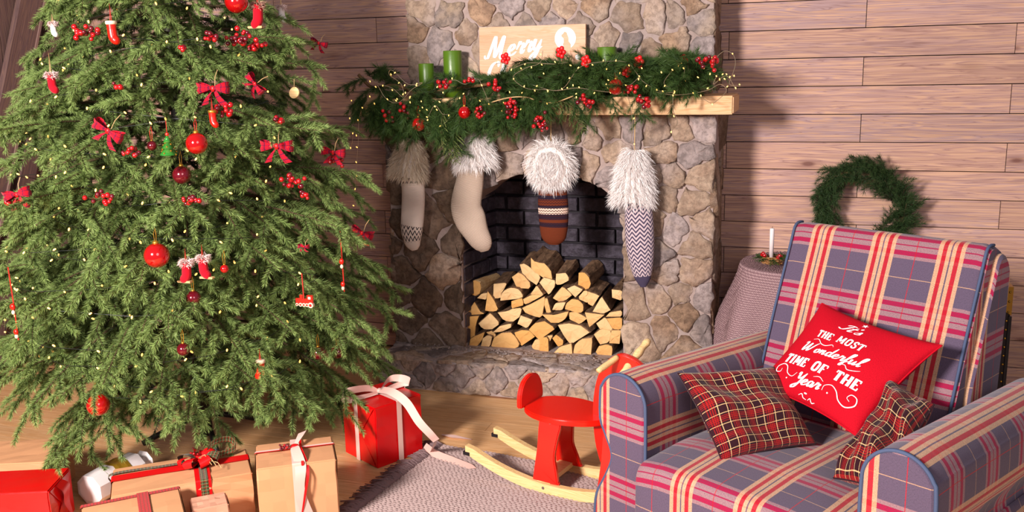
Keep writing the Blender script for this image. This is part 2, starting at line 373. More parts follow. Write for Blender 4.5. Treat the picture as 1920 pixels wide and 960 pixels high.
# left wall: upright barn boards with diagonal braces
wl = structure(obj('wall_left', MB().box((-4.24, 3.2, 1.3), (.06, 2.8, 2.7)).mesh('wall_left', M['gapdark'])))
y = 1.9; k = 0
while y < 4.5:
    wd = random.choice((.11, .13, .15)); y2 = min(y + wd, 4.53)
    MB().box((0, 0, 0), (.03, y2 - y - .006, 2.62)).build('plank', M['darkboard'], wl, loc=(-4.185 + random.uniform(-.003, .003), (y + y2) / 2, 1.32)); y = y2
def brace(ya, za, yb, zb, w, xo):
    d = math.hypot(yb - ya, zb - za); a = math.atan2(yb - ya, zb - za)
    o = MB().box((0, 0, 0), (.035, w, d)).build('diagonal_brace', M['darkboard'], wl, loc=(xo, (ya + yb) / 2, (za + zb) / 2)); o.rotation_euler = (-a, 0, 0)
brace(3.44, .02, 4.40, 2.32, .15, -4.145); brace(3.66, .02, 4.44, 1.90, .10, -4.150); brace(2.70, .02, 3.70, 2.42, .15, -4.145)
M['edge'] = plain('pale_brace_edge', sRGB(150, 120, 112), .7, .2, bumpscale=30)  # lighter tone for the thin strip along one brace
keep = M['darkboard']; M['darkboard'] = M['edge']; brace(3.525, .02, 4.485, 2.32, .014, -4.138); M['darkboard'] = keep
# floor boards
fl = structure(obj('floor', MB().box((-1.2, 2.6, -.04), (6.4, 4.4, .03)).mesh('floor', M['gapdark'])))
yb = .7; r = 0
while yb < WY:
    wd = .098; x = -4.2 + random.uniform(-1.2, 0)
    while x < 2:
        L = 1.9; x0, x1 = max(x, -4.15), min(x + L, 2.0)
        if x1 > x0: MB().box((0, 0, 0), (x1 - x0 - .0015, wd - .0012, .02)).build('floorboard', M['floor'], fl, loc=((x0 + x1) / 2, yb + wd / 2, -.0102))
        x += L
    yb += wd

# ------------------------------------------------------------------ voronoi stonework
def clip(poly, p, n):
    out = []
    for i in range(len(poly)):
        a, b = poly[i], poly[(i + 1) % len(poly)]; da, db = (a - p) @ n, (b - p) @ n
        if da <= 0: out.append(a)
        if da * db < 0: out.append(a + (b - a) * (da / (da - db)))
    return out
def voronoi(seeds, box):
    x0, y0, x1, y1 = box; cells = []
    s = [V(*p) for p in seeds]
    for i, p in enumerate(s):
        c = [V(x0, y0), V(x1, y0), V(x1, y1), V(x0, y1)]
        for j, q in enumerate(s):
            if i != j:
                c = clip(c, (p + q) / 2, q - p)
                if len(c) < 3: break
        cells.append(c)
    return cells
def resample(poly, n):
    P = np.array(poly + [poly[0]]); d = np.linalg.norm(np.diff(P, axis=0), axis=1); s = np.concatenate([[0], np.cumsum(d)])
    return np.stack([np.interp(np.linspace(0, s[-1], n, endpoint=False), s, P[:, k]) for k in (0, 1)], 1)
def stone(poly, O, ex, ey, n, proud, mat, parent, gap=.008, push=None, base=.012, name='stone'):
    if len(poly) < 3: return
    P = resample(poly, 24)
    if push: P = np.array([push(q) for q in P])
    P = (P + np.roll(P, 1, 0) * .12 + np.roll(P, -1, 0) * .12) / 1.24
    c = P.mean(0); R = np.linalg.norm(P - c, axis=1).mean()
    if R < .012: return
    P = c + (P - c) * max(.6, 1 - gap * .6 / R); w_ = rng.normal(0, R * .085, P.shape); P += (w_ + np.roll(w_, 1, 0)) / 1.5
    rings = [(1.0, -base), (.985, proud * .55), (.96, proud * .95), (.65, proud), (.3, proud * .97)]
    tilt = rng.normal(0, .10, 2); vs = []
    for sc, h in rings:
        q = c + (P - c) * sc
        hh = h + rng.normal(0, proud * .14 + .0008, len(q)) * (h > 0) + ((q - c) @ tilt) * (h > 0) * .6
        vs.append(q[:, :1] * ex + q[:, 1:] * ey + O + hh[:, None] * n)
    ctr = O + c[0] * ex + c[1] * ey + n * proud
    allv = np.concatenate(vs + [ctr[None]]); m = len(P)
    f = [(i * m + j, i * m + (j + 1) % m, (i + 1) * m + (j + 1) % m, (i + 1) * m + j) for i in range(len(rings) - 1) for j in range(m)]
    f += [((len(rings) - 1) * m + j, (len(rings) - 1) * m + (j + 1) % m, len(rings) * m) for j in range(m)]
    org = ctr.copy(); return MB().add(allv - org, f).build(name, mat, parent, True, loc=org)

fp = thing('fireplace', 'rubble stone fireplace with arched dark brick firebox, raised hearth and pine mantel', 'fireplace', loc=(-1.22, 4.15, 0))
FO = V(-1.22, 4.15, 0)
class _P: pass
def loc_children(root):
    """children were built in world coordinates: shift them so the root's own origin is used"""
    o = Vector(root.location)
    for c in root.children: c.location = Vector(c.location) - o
BY = 4.17; XL, XR, ZT = -1.995, -.425, 1.312; OL, OR = -1.627, -.826
arch = [(OR, .78), (OR - .01, .85), (-.86, .92), (-.93, .975), (-1.02, 1.015), (-1.12, 1.035), (-1.22, 1.04), (-1.32, 1.03), (-1.42, 1.0), (-1.51, .95), (-1.58, .89), (-1.62, .82), (OL, .76)]
mb = MB().prism([(XL, .14), (XL, ZT), (XR, ZT), (XR, .14), (OR, .14)] + arch + [(OL, .14)], V(0, BY, 0), X_, Z_, Y_, WY - BY)
mb.build('mortar_body', M['mortar'], fp)
def inside_open(q):
    if not (OL < q[0] < OR and q[1] < 1.04): return False
    xs = [a[0] for a in arch][::-1]; zs = [a[1] for a in arch][::-1]
    return q[1] < np.interp(q[0], xs, zs)
bd = np.array([(OL, z) for z in np.arange(.14, .77, .03)] + resample([V(*a) for a in arch], 2).tolist()[:0] + [tuple(a) for a in smooth_path([(a[0], a[1], 0) for a in arch], 5)[:, :2]] + [(OR, z) for z in np.arange(.14, .79, .03)])
def push_open(q):
    if inside_open(q): return bd[np.argmin(np.linalg.norm(bd - q, axis=1))]
    return q
px = [(750,285),(803,285),(838,325),(848,385),(815,410),(740,350),(748,425),(785,470),(752,505),(835,510),(800,560),(742,560),(768,600),(838,610),(800,645),(870,262),(905,285),(945,262),(985,248),(950,305),(1012,300),(1040,250),(1078,243),(1112,262),(1143,243),(1100,303),(1152,285),(1185,240),(1232,248),(1283,240),(1312,232),(1246,288),(1298,292),(1315,330),(1300,380),(1258,325),(1243,368),(1268,435),(1300,455),(1225,420),(1222,330),(1297,510),(1275,548),(1196,565),(1200,635),(1284,590),(1285,655),(1232,475),(1256,515),(1180,490),(1152,330),(1186,430),(1190,380),(1235,560),(1245,620),(1080,300),(900,320),(870,310),(1320,420),(1322,560),(1322,620),(728,300),(728,450),(735,640),(862,560),(862,450)]
seeds = [on_y(x, y, BY)[[0, 2]] for x, y in px]
seeds += [(-1.22, .85), (-1.45, .8), (-1.0, .8), (-1.22, .5), (-1.45, .5), (-1.0, .5), (-1.22, .25), (-1.45, .25), (-1.0, .25)]
cells = voronoi(seeds, (XL - .01, .14, XR + .01, ZT))
for s, c in zip(seeds[:-9], cells[:-9]):
    if inside_open(s): continue
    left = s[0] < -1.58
    stone(c, V(0, BY, 0), X_, Z_, -Y_, random.uniform(.008, .020), M['stoneD'] if (left and random.random() < .8) else M[random.choice(('stoneA', 'stoneA', 'stoneB', 'stoneC'))], fp, gap=.007, push=push_open)  # most left pillar stones take the colour with the tree's shade painted in
# right and left flank stones
for side, xx, nn in ((1, XR, X_), (-1, XL, -X_)):
    ss = [(random.uniform(BY, WY), z) for z in np.arange(.2, 1.3, .11)]
    for c in voronoi(ss, (BY, .14, WY, ZT)): stone(c, V(xx, 0, 0), Y_, Z_, nn, random.uniform(.004, .012), M['stoneC'], fp, gap=.008)
# upper chimney
CY_ = 4.29; CL, CR_ = -1.915, -.452
MB().box(((CL + CR_) / 2, (CY_ + WY) / 2, 1.98), (CR_ - CL, WY - CY_, 1.3)).build('mortar_chimney', M['mortar'], fp)
px = [(772,55),(792,15),(845,28),(832,80),(876,66),(908,22),(935,45),(962,18),(985,40),(1010,18),(1037,45),(1062,14),(1090,45),(1112,14),(1180,35),(1140,75),(1178,85),(1214,105),(1235,30),(1262,25),(1300,8),(1272,78),(1315,40),(768,105),(905,85),(1315,95),(1110,100),(790,-20),(850,-25),(930,-15),(1000,-25),(1080,-20),(1190,-30),(1270,-25),(1320,-20),(1000,90),(1060,95),(860,115),(950,110),(1240,125),(1160,130),(1300,125)]
seeds = [on_y(x, y, CY_)[[0, 2]] for x, y in px] + [(random.uniform(CL, CR_), z) for z in np.arange(2.0, 2.6, .05)]
for c in voronoi(seeds, (CL - .005, 1.37, CR_ + .005, 2.6)):
    stone(c, V(0, CY_, 0), X_, Z_, -Y_, random.uniform(.006, .018), M[random.choice(('stoneA', 'stoneB', 'stoneA', 'stoneC'))], fp, gap=.007)
ss = [(random.uniform(CY_, WY), z) for z in np.arange(1.45, 2.6, .13)]
for c in voronoi(ss, (CY_, 1.4, WY, 2.6)): stone(c, V(CR_, 0, 0), Y_, Z_, X_, .008, M['stoneC'], fp, gap=.008)
# hearth: mortar block with face stones and top slabs
HZ, HY, HL, HR = .158, 3.955, -1.99, -.36
MB().box(((HL + HR) / 2, (HY + WY) / 2, HZ / 2), (HR - HL, WY - HY, HZ)).build('mortar_hearth', M['mortar'], fp)
seeds = [(x + random.uniform(-.03, .03), z) for r_i, z in enumerate((.03, .085, .135)) for x in np.arange(HL + .07 * (r_i % 2), HR, .17)]
for c in voronoi(seeds, (HL - .01, 0.003, HR, HZ)): stone(c, V(0, HY, 0), X_, Z_, -Y_, random.uniform(.006, .014), M[random.choice(('stoneA', 'stoneB', 'stoneB'))], fp, gap=.006)
seeds = [(x + random.uniform(-.03, .03), y) for r_i, y in enumerate((3.975, 4.06, 4.13)) for x in np.arange(HL + .05 * (r_i % 2), HR, .19)]
for c in voronoi(seeds, (HL - .005, HY - .012, HR, 4.16)): stone(c, V(0, 0, HZ), X_, Y_, Z_, random.uniform(.004, .010), M[random.choice(('stoneA', 'stoneB', 'stoneB'))], fp, gap=.006)
# crumbs of loose mortar on the hearth
b = MB()
for _ in range(230):
    x, yv = random.uniform(-1.9, -.6), 4.12 + rng.normal(0, .03); s = random.uniform(.0015, .004)
    b.box((x, min(yv, 4.2), HZ + .008 + s / 2), (s * 2, s * 1.6, s * 1.3), Matrix.Rotation(random.random() * 3, 3, 'Z'))
o = b.build('mortar_crumbs', M['mortar'], fp); o['kind'] = 'stuff'
# firebox lining
MB().box((-1.22, 4.545, .6), (1.0, .02, 1.0)).build('firebox_back', M['soot'], fp)
def brick(c, d, Rm=None, jit=.0015):
    b = MB(); x, y, z = [q / 2 for q in d]; e = .004
    v = []
    for sx in (-1, 1):
        for sz in (-1, 1):
            v.append((sx * x, y, sz * z))
    for sx in (-1, 1):
        for sz in (-1, 1): v.append((sx * x, -y + e, sz * z))
    for sx in (-1, 1):
        for sz in (-1, 1): v.append((sx * (x - e), -y, sz * (z - e)))
    v = np.array(v) + rng.normal(0, jit, (12, 3))
    b.add(v, [(0, 1, 3, 2), (4, 6, 7, 5)][:1] + [(0, 4, 5, 1), (2, 3, 7, 6), (0, 2, 6, 4), (1, 5, 7, 3), (4, 8, 9, 5), (6, 7, 11, 10), (4, 6, 10, 8), (5, 9, 11, 7), (8, 10, 11, 9)])
    o = b.build('brick', M['brick'], fp, loc=c)
    if Rm is not None: o.rotation_euler = Rm
BZ = .079
for r in range(12):
    z = .17 + BZ * (r + .5)
    x = -1.60 - (.0 if r % 2 else .095)
    while x < -.82:
        x0, x1 = max(x, -1.58), min(x + .19, -.80)
        if x1 - x0 > .03: brick(((x0 + x1) / 2, 4.522 + random.uniform(-.002, .002), z), (x1 - x0 - .012, .03, BZ - .013))
        x += .19
    for side, xa, xb in ((-1, -1.627, -1.562), (1, -.826, -.870)):
        ang = math.atan2(xb - xa, .33); y0 = 4.185 - (.0 if r % 2 else .08)
        while y0 < 4.5:
            a, bb = max(y0, 4.185), min(y0 + .165, 4.51)
            if bb - a > .02:
                ym = (a + bb) / 2; t_ = (ym - 4.18) / .33
                brick((xa + (xb - xa) * t_ + side * .012, ym, z), (bb - a - .010, .03, BZ - .013), (0, 0, math.pi / 2 - ang) if side < 0 else (0, 0, -math.pi / 2 - ang))
            y0 += .165
for side, xa in ((-1, -1.66), (1, -.795)): MB().box((xa, 4.36, .6), (.03, .36, .92)).build('firebox_side', M['soot'], fp)
MB().box((-1.22, 4.36, 1.10), (.9, .34, .04)).build('firebox_top', M['soot'], fp)
# mantel beam
MZ0, MZ1 = 1.314, 1.391
bm = bmesh.new(); bmesh.ops.create_cube(bm, size=1)
for v in bm.verts: v.co = Vector((v.co.x * 1.76, v.co.y * .29, v.co.z * (MZ1 - MZ0)))
bmesh.ops.bevel(bm, geom=bm.edges[:], offset=.006, segments=2, affect='EDGES')
me = bpy.data.meshes.new('mantel_shelf'); bm.to_mesh(me); bm.free(); me.materials.append(M['mantel'])
obj('mantel_shelf', me, fp, (-1.215, 4.165, (MZ0 + MZ1) / 2))
# clear hook bracket under the right end
loc_children(fp)

# ------------------------------------------------------------------ firewood
LG = [('r',[(85,345),(95,300),(135,288),(172,305),(183,345),(172,390),(135,410),(95,392)]),('s',[(290,318),(395,308),(375,350),(345,400),(345,430),(285,430)]),('h',[(345,450),(352,400),(385,362),(430,348),(480,355),(515,390),(528,428)]),
('s',[(440,260),(490,225),(525,240),(585,310),(583,352),(480,345)]),('s',[(505,160),(545,152),(595,190),(670,250),(640,322),(580,282),(525,230)]),('s',[(595,105),(630,140),(700,150),(750,200),(765,290),(700,265),(620,212),(598,190)]),
('s',[(800,235),(880,228),(905,282),(840,318),(795,320)]),('h',[(985,228),(1025,222),(1065,260),(1080,320),(1050,370),(1010,350),(980,325)]),('s',[(1060,380),(1150,412),(1095,498),(1056,470)]),('q',[(1100,540),(1170,420),(1240,530),(1180,556)]),
('s',[(1255,362),(1335,370),(1332,450),(1258,425)]),('q',[(590,400),(640,328),(692,402)]),('s',[(665,305),(700,265),(790,290),(785,335),(740,402)]),('q',[(775,430),(850,338),(928,405),(870,450),(820,458)]),('s',[(890,355),(945,328),(1015,362),(955,422)]),
('s',[(985,420),(1030,368),(1060,380),(1060,470),(990,440)]),('h',[(875,520),(880,480),(930,440),(985,450),(1020,490),(1015,540),(990,552)]),('s',[(770,525),(790,475),(875,465),(845,530)]),('s',[(690,440),(725,432),(755,545),(720,552)]),
('s',[(525,512),(610,472),(705,420),(680,590),(600,572),(550,550)]),('s',[(530,440),(600,405),(690,407),(562,478),(534,480)]),('s',[(435,457),(520,432),(530,488),(435,515)]),('h',[(325,550),(400,540),(440,520),(515,512),(500,580),(440,625),(370,610)]),
('q',[(220,530),(240,380),(290,450),(325,530),(270,540)]),('q',[(75,552),(130,465),(175,540),(215,558),(95,568)]),('s',[(45,590),(165,580),(140,640),(130,752),(35,772)]),('q',[(168,640),(260,556),(335,640),(270,686),(200,682)]),('s',[(285,710),(340,660),(430,640),(425,672),(350,706)]),
('q',[(485,640),(510,575),(605,610),(560,676)]),('h',[(685,565),(790,570),(895,540),(880,590),(830,630),(760,632)]),('s',[(905,550),(960,545),(1050,595),(990,642),(910,602)]),('q',[(1036,550),(1187,570),(1070,666)]),('q',[(1130,640),(1200,588),(1262,690),(1230,708),(1160,686)]),
('s',[(1205,602),(1335,590),(1335,678),(1290,690),(1230,662)]),('s',[(1208,582),(1240,548),(1335,533),(1332,580)]),('q',[(88,822),(100,760),(212,710),(192,770),(150,826)]),('q',[(185,822),(200,760),(240,735),(272,750),(255,826)]),('h',[(272,822),(290,760),(350,720),(430,716),(470,760),(500,820),(440,846),(330,844)]),
('q',[(460,715),(520,694),(580,700),(622,745),(510,822),(480,770)]),('q',[(580,688),(620,640),(700,624),(787,680),(660,770),(610,720)]),('q',[(818,655),(900,640),(1000,660),(1067,710),(915,807),(860,730)]),('s',[(600,822),(625,775),(665,765),(663,856),(610,846)]),('s',[(665,755),(732,755),(736,882),(665,882)]),
('q',[(720,740),(772,735),(745,787)]),('q',[(770,762),(800,730),(857,780),(850,812),(815,826)]),('h',[(770,890),(830,830),(920,805),(927,885),(850,892)]),('q',[(940,890),(950,820),(1000,770),(1092,760),(1077,925),(1000,917)]),('s',[(1110,730),(1165,684),(1247,700),(1230,790),(1160,807)]),
('s',[(1235,797),(1250,698),(1327,695),(1315,802)]),('q',[(1125,870),(1150,825),(1210,810),(1257,830),(1250,900),(1140,892)]),('s',[(155,430),(190,395),(237,388),(225,442)]),('s',[(230,712),(270,700),(306,730),(290,757)])]
KIND = {'r': 'whole round peeled log', 'h': 'half-round split log', 'q': 'quarter-split wedge of log', 's': 'squarish split log'}
ORD = ['first', 'second', 'third', 'fourth', 'fifth', 'sixth', 'seventh', 'eighth', 'ninth', 'tenth', 'eleventh', 'twelfth', 'thirteenth']
cen = [np.array(p).mean(0) for _, p in LG]
order = sorted(range(len(LG)), key=lambda i: cen[i][1]); rows = [order[:8], order[8:17], order[17:26], order[26:35], order[35:44], order[44:]]
rown = ['top', 'second', 'third', 'fourth', 'fifth', 'bottom']; lab = {}
for rn, r in zip(rown, rows):
    for k, i in enumerate(sorted(r, key=lambda i: cen[i][0])):
        lab[i] = '%s, %s from the left in the %s course of the firewood stack' % (KIND[LG[i][0]], ORD[k], rn)
for i, (kd, pts) in enumerate(LG):
    zc = cen[i][1]; Yf = 4.235 - .00006 * (zc - 500) + random.uniform(-.012, .012)
    if zc < 350: Yf += .03
    P3 = np.array([on_y(860 + a / 4.3625, 460 + b / 4.3625, Yf) for a, b in pts]); c = P3.mean(0)
    c2 = P3 - c; P = resample([V(a[0], a[2]) for a in c2], 16) if kd in 'rh' else resample([V(a[0], a[2]) for a in c2], 14)
    P *= 1.075; n = len(P); L = min(random.uniform(.20, .26), 4.495 - Yf)
    dx, dz = random.uniform(-.03, .03), random.uniform(-.01, .012)
    if zc < 300: dz = .02
    root = thing('firewood_log', lab[i], 'firewood', 'split firewood stacked in the fireplace', loc=c)
    b = MB(); vs = []
    for k, tt in enumerate((0, .03, .35, .7, 1)):
        q = P * (1.0 if k else .985) + rng.normal(0, .0014, P.shape)
        vs.append(np.stack([q[:, 0] + dx * tt, np.full(n, tt * L), q[:, 1] + dz * tt], 1))
    vs = np.concatenate(vs); f = [(k * n + j, k * n + (j + 1) % n, (k + 1) * n + (j + 1) % n, (k + 1) * n + j) for k in range(4) for j in range(n)] + [tuple(4 * n + j for j in range(n))]
    b.add(vs, f); b.build('bark', M['bark'] if kd != 'r' else M['logend'], root, False)
    e = MB(); q = P * .965; 
    e.add(np.concatenate([np.stack([P[:, 0] * .985, np.full(n, 0.0), P[:, 1] * .985], 1), np.stack([q[:, 0], rng.normal(-.003, .0008, n), q[:, 1]], 1), np.stack([q[:, 0] * .5, rng.normal(-.004, .001, n), q[:, 1] * .5], 1), [[0, -.004, 0]]]),
          [(k * n + j, k * n + (j + 1) % n, (k + 1) * n + (j + 1) % n, (k + 1) * n + j) for k in range(2) for j in range(n)] + [(2 * n + j, 2 * n + (j + 1) % n, 3 * n) for j in range(n)])
    e.build('cut_face', M['logend'], root)
# ------------------------------------------------------------------ needles
def basis(d):
    d = nrm(d); a = np.cross(d, (0, 0, 1.)); 
    if np.linalg.norm(a) < 1e-3: a = np.cross(d, (1., 0, 0))
    a = nrm(a); return d, a, np.cross(a, d)
class Foliage:
    def __init__(s): s.V = []; s.T = []; s.tubes = MB()
    def shoot(s, pts, dens, nl, nw, ang=48, t0=0., t1=1., droop=0, flat=0):
        pts = np.asarray(pts, float); seg = np.linalg.norm(np.diff(pts, axis=0), axis=1); L = seg.sum(); cum = np.concatenate([[0], np.cumsum(seg)])
        n = max(6, int(L * dens)); t = np.sort(rng.random(n)) * L
        p = np.stack([np.interp(t, cum, pts[:, k]) for k in range(3)], 1)
        tg = np.diff(pts, axis=0) / seg[:, None]; ii = np.clip(np.searchsorted(cum, t, side='right') - 1, 0, len(seg) - 1); d = tg[ii]
        a = np.cross(d, np.where(np.abs(d[:, 2:3]) > .98, V(1, 0, 0), V(0, 0, 1))); a /= np.linalg.norm(a, axis=1)[:, None]; b = np.cross(a, d)
        ph = rng.random(n) * 2 * math.pi
        if flat: ph = np.where(rng.random(n) < flat, np.where(np.sin(ph) < 0, -ph, ph), ph)
        aa = np.radians(ang * (1 - .45 * (t / L) ** 3) + rng.normal(0, 7, n))
        rad = np.cos(ph)[:, None] * a + np.sin(ph)[:, None] * b
        nd = np.cos(aa)[:, None] * d + np.sin(aa)[:, None] * rad
        ln = nl * rng.uniform(.75, 1.15, n)[:, None]
        side = np.cross(nd, rng.normal(0, 1, (n, 3))); side /= np.linalg.norm(side, axis=1)[:, None]
        v = np.stack([p + side * nw / 2, p - side * nw / 2, p + nd * ln], 1).reshape(-1, 3)
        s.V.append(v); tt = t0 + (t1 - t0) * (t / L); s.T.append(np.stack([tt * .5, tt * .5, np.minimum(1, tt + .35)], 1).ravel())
    def twig(s, pts, r, k=4): s.tubes.tube(pts, r, k)
    def mesh(s, name, mat):
        v = np.concatenate(s.V); n = len(v) // 3; t = np.concatenate(s.T)
        tv = np.concatenate(s.tubes.v) if s.tubes.v else np.zeros((0, 3)); tf = s.tubes.f
        me = bpy.data.meshes.new(name)
        me.vertices.add(len(v) + len(tv)); me.vertices.foreach_set('co', np.concatenate([v, tv]).ravel())
        loops = [np.arange(3 * n)]; tot = [np.full(n, 3)]
        for f in tf: loops.append(np.array(f) + 3 * n)
        tot.append(np.array([len(f) for f in tf], int)); loops = np.concatenate(loops).astype(np.int32); tot = np.concatenate(tot).astype(np.int32)
        me.loops.add(len(loops)); me.loops.foreach_set('vertex_index', loops)
        me.polygons.add(len(tot)); me.polygons.foreach_set('loop_start', np.concatenate([[0], np.cumsum(tot)[:-1]]).astype(np.int32)); me.polygons.foreach_set('loop_total', tot)
        me.materials.append(mat); me.materials.append(M['twigdark'])
        me.polygons.foreach_set('material_index', np.concatenate([np.zeros(n), np.ones(len(tf))]).astype(np.int32))
        at = me.attributes.new('tip', 'FLOAT', 'POINT'); at.data.foreach_set('value', np.concatenate([t, np.zeros(len(tv))]).astype(np.float32))
        me.update(calc_edges=True); me.validate(); return me

# ------------------------------------------------------------------ the tree
def arc(p, d, L, droop, n=6, wob=.0):
    """path from p along d, bending down by droop (radians over its length)"""
    d = nrm(d); out = [np.array(p, float)]
    for i in range(n):
        d = nrm(d + V(0, 0, -droop / n) + rng.normal(0, wob, 3)); out.append(out[-1] + d * L / n)
    return np.array(out)
NL, NW = .021, .0022
def branch_mesh(L, lift, droop):
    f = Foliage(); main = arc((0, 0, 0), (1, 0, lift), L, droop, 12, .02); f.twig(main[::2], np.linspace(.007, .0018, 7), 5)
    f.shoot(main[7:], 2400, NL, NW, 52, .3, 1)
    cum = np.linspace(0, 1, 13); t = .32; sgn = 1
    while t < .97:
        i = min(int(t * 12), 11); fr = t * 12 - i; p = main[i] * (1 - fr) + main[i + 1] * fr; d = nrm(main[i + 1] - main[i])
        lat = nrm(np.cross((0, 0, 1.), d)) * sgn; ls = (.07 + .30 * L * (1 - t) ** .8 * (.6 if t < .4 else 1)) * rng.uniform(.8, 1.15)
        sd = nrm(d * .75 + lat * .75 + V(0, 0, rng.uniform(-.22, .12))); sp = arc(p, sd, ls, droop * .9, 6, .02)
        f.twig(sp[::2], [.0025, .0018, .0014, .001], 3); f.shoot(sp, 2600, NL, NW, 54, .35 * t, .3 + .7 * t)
        if ls > .10:
            m = int(ls / .065)
            for k in range(m):
                tt = .25 + .65 * k / max(1, m - 1) if m > 1 else .5; ii = min(int(tt * 6), 5); q = sp[ii]; dd = nrm(sp[min(ii + 1, 6)] - sp[ii])
                l2 = nrm(np.cross((0, 0, 1.), dd)) * (1 if k % 2 else -1)
                f.shoot(arc(q, dd * .75 + l2 * .8 + V(0, 0, rng.uniform(-.25, .05)), rng.uniform(.06, .11), droop * .5, 4, .02), 2600, NL, NW, 54, .5 * t, .3 + .7 * t)
        sgn = -sgn; t += .066 / L
    return f.mesh('branch_%d' % int(L * 100), M['needle'])
BR = {}
for L in (.86, .72, .58, .42):
    BR[L] = [branch_mesh(L, lf, dr) for lf, dr in ((.15, .55), (.05, .85), (.25, .7))]
TX, TY = -2.46, 3.2
def trad(z):
    if z < 1.78: return float(np.interp(z, [.1, .5, 1.2, 1.78], [.72, .82, .68, .46]))
    return float(np.interp(z, [1.78, 2.4, 2.75], [.45, .22, .02]))
tree = thing('christmas_tree', 'tall green spruce Christmas tree hung with red ornaments and tiny lights', 'christmas tree', loc=(TX, TY, 0))
MB().tube([(0, 0, .0), (0, 0, 1.4), (0, 0, 2.7)], [.028, .022, .012], 10).build('trunk', M['trunk'], tree, True)
st = MB()
for k in range(4):
    a = math.pi / 4 + k * math.pi / 2; st.tube([(0, 0, .10), (.16 * math.cos(a), .16 * math.sin(a), .05), (.26 * math.cos(a), .26 * math.sin(a), .012)], .012, 6)
st.build('tree_stand', M['black'], tree, True)
N_BR = 298; ga = 0
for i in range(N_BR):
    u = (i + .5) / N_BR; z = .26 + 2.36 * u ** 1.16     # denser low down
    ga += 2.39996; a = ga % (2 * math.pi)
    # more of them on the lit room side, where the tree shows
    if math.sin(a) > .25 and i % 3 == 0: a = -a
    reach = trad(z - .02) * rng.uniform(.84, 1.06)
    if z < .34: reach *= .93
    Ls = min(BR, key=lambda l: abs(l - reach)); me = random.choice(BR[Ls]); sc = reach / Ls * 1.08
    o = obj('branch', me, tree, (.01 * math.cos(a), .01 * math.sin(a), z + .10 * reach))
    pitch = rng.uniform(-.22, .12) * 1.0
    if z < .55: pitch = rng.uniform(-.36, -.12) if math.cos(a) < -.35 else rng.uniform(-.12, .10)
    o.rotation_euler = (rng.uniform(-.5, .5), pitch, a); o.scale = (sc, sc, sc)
# inner foliage that fills the dark core
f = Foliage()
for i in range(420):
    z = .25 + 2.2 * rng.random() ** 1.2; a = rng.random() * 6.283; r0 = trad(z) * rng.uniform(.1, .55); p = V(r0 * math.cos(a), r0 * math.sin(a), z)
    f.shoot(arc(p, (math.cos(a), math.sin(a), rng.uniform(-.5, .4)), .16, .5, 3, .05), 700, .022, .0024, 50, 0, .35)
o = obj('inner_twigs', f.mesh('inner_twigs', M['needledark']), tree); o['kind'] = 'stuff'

def tree_at(x, y, k=1.0, dz=0):
    """point where the sight line of pixel (x, y) meets the tree's surface scaled by k"""
    d = ray(x, y); best = None
    for t in np.linspace(1.6, 4.6, 1500) / d[1] * 1.0:
        P = CAM + d * t; r = math.hypot(P[0] - TX, P[1] - TY)
        if r <= trad(P[2]) * k: return P
        if best is None or r - trad(P[2]) * k < best[0]: best = (r - trad(P[2]) * k, P)
    return best[1]

# ------------------------------------------------------------------ garland of fir sprigs on the mantel
def sprig_mesh(name, mat, L=.13, nl=.036, nw=.0018, dens=1700, subs=5, droop=.5, ang=42):
    f = Foliage(); sp = arc((0, 0, 0), (1, 0, .1), L, droop, 6, .04); f.twig(sp[::2], .0013, 3); f.shoot(sp, dens, nl, nw, ang, .1, 1)
    for k in range(subs):
        i = min(1 + k * 4 // max(1, subs - 1), 5); d = nrm(sp[i + 1] - sp[i] if i < 6 else V(1, 0, 0)); l2 = nrm(np.cross((0, 0, 1.), d)) * (1 if k % 2 else -1)
        f.shoot(arc(sp[i], d * .7 + l2 * .7 + V(0, 0, rng.uniform(-.5, .5)), L * .5, droop * .4, 4, .04), dens, nl, nw, ang, .2, 1)
    return f.mesh(name, mat)
SP = [sprig_mesh('fir_sprig_%d' % k, M['needle2'], .12 + .02 * k, droop=.3 + .3 * k) for k in range(4)]
def cyp_mesh():
    f = Foliage(); sp = arc((0, 0, 0), (1, 0, 0), .2, .5, 8, .05); f.twig(sp, .0015, 3); f.shoot(sp, 500, .008, .002, 30)
    for k in range(14):
        i = 1 + k // 2; i = min(i, 7); d = nrm(sp[i + 1] - sp[i]); l2 = nrm(np.cross((0, 0, 1.), d)) * (1 if k % 2 else -1)
        f.shoot(arc(sp[i], d * .6 + l2 * .7, .075 * (1.2 - i / 9), .3, 4, .06), 1400, .008, .0022, 30)
    return f.mesh('cypress_sprig', M['cypress'])
CYP = [cyp_mesh(), cyp_mesh()]
gl = thing('fir_garland', 'dark green fir garland with red berries and lights lying along the mantel', 'garland', loc=(-1.22, 4.1, 1.391))
GX = [(672, 140), (700, 165), (740, 160), (790, 175), (840, 165), (900, 160), (960, 150), (1020, 145), (1080, 145), (1140, 142), (1200, 140), (1260, 135), (1310, 140), (1350, 150)]
def put_sprig(px, py, Y, mesh, parent, rx, ry, rz, s, name='sprig'):
    P = on_y(px, py, Y) if not isinstance(px, np.ndarray) else px
    o = obj(name, mesh, parent, P - np.array(parent.location)); o.rotation_euler = (rx, ry, rz); o.scale = (s, s, s); return o
stem = np.array([on_y(x, y, 4.10) for x, y in GX]); MB().tube(smooth_path(stem - V(*gl.location), 4), .008, 6).build('stem', M['twig'], gl, True)
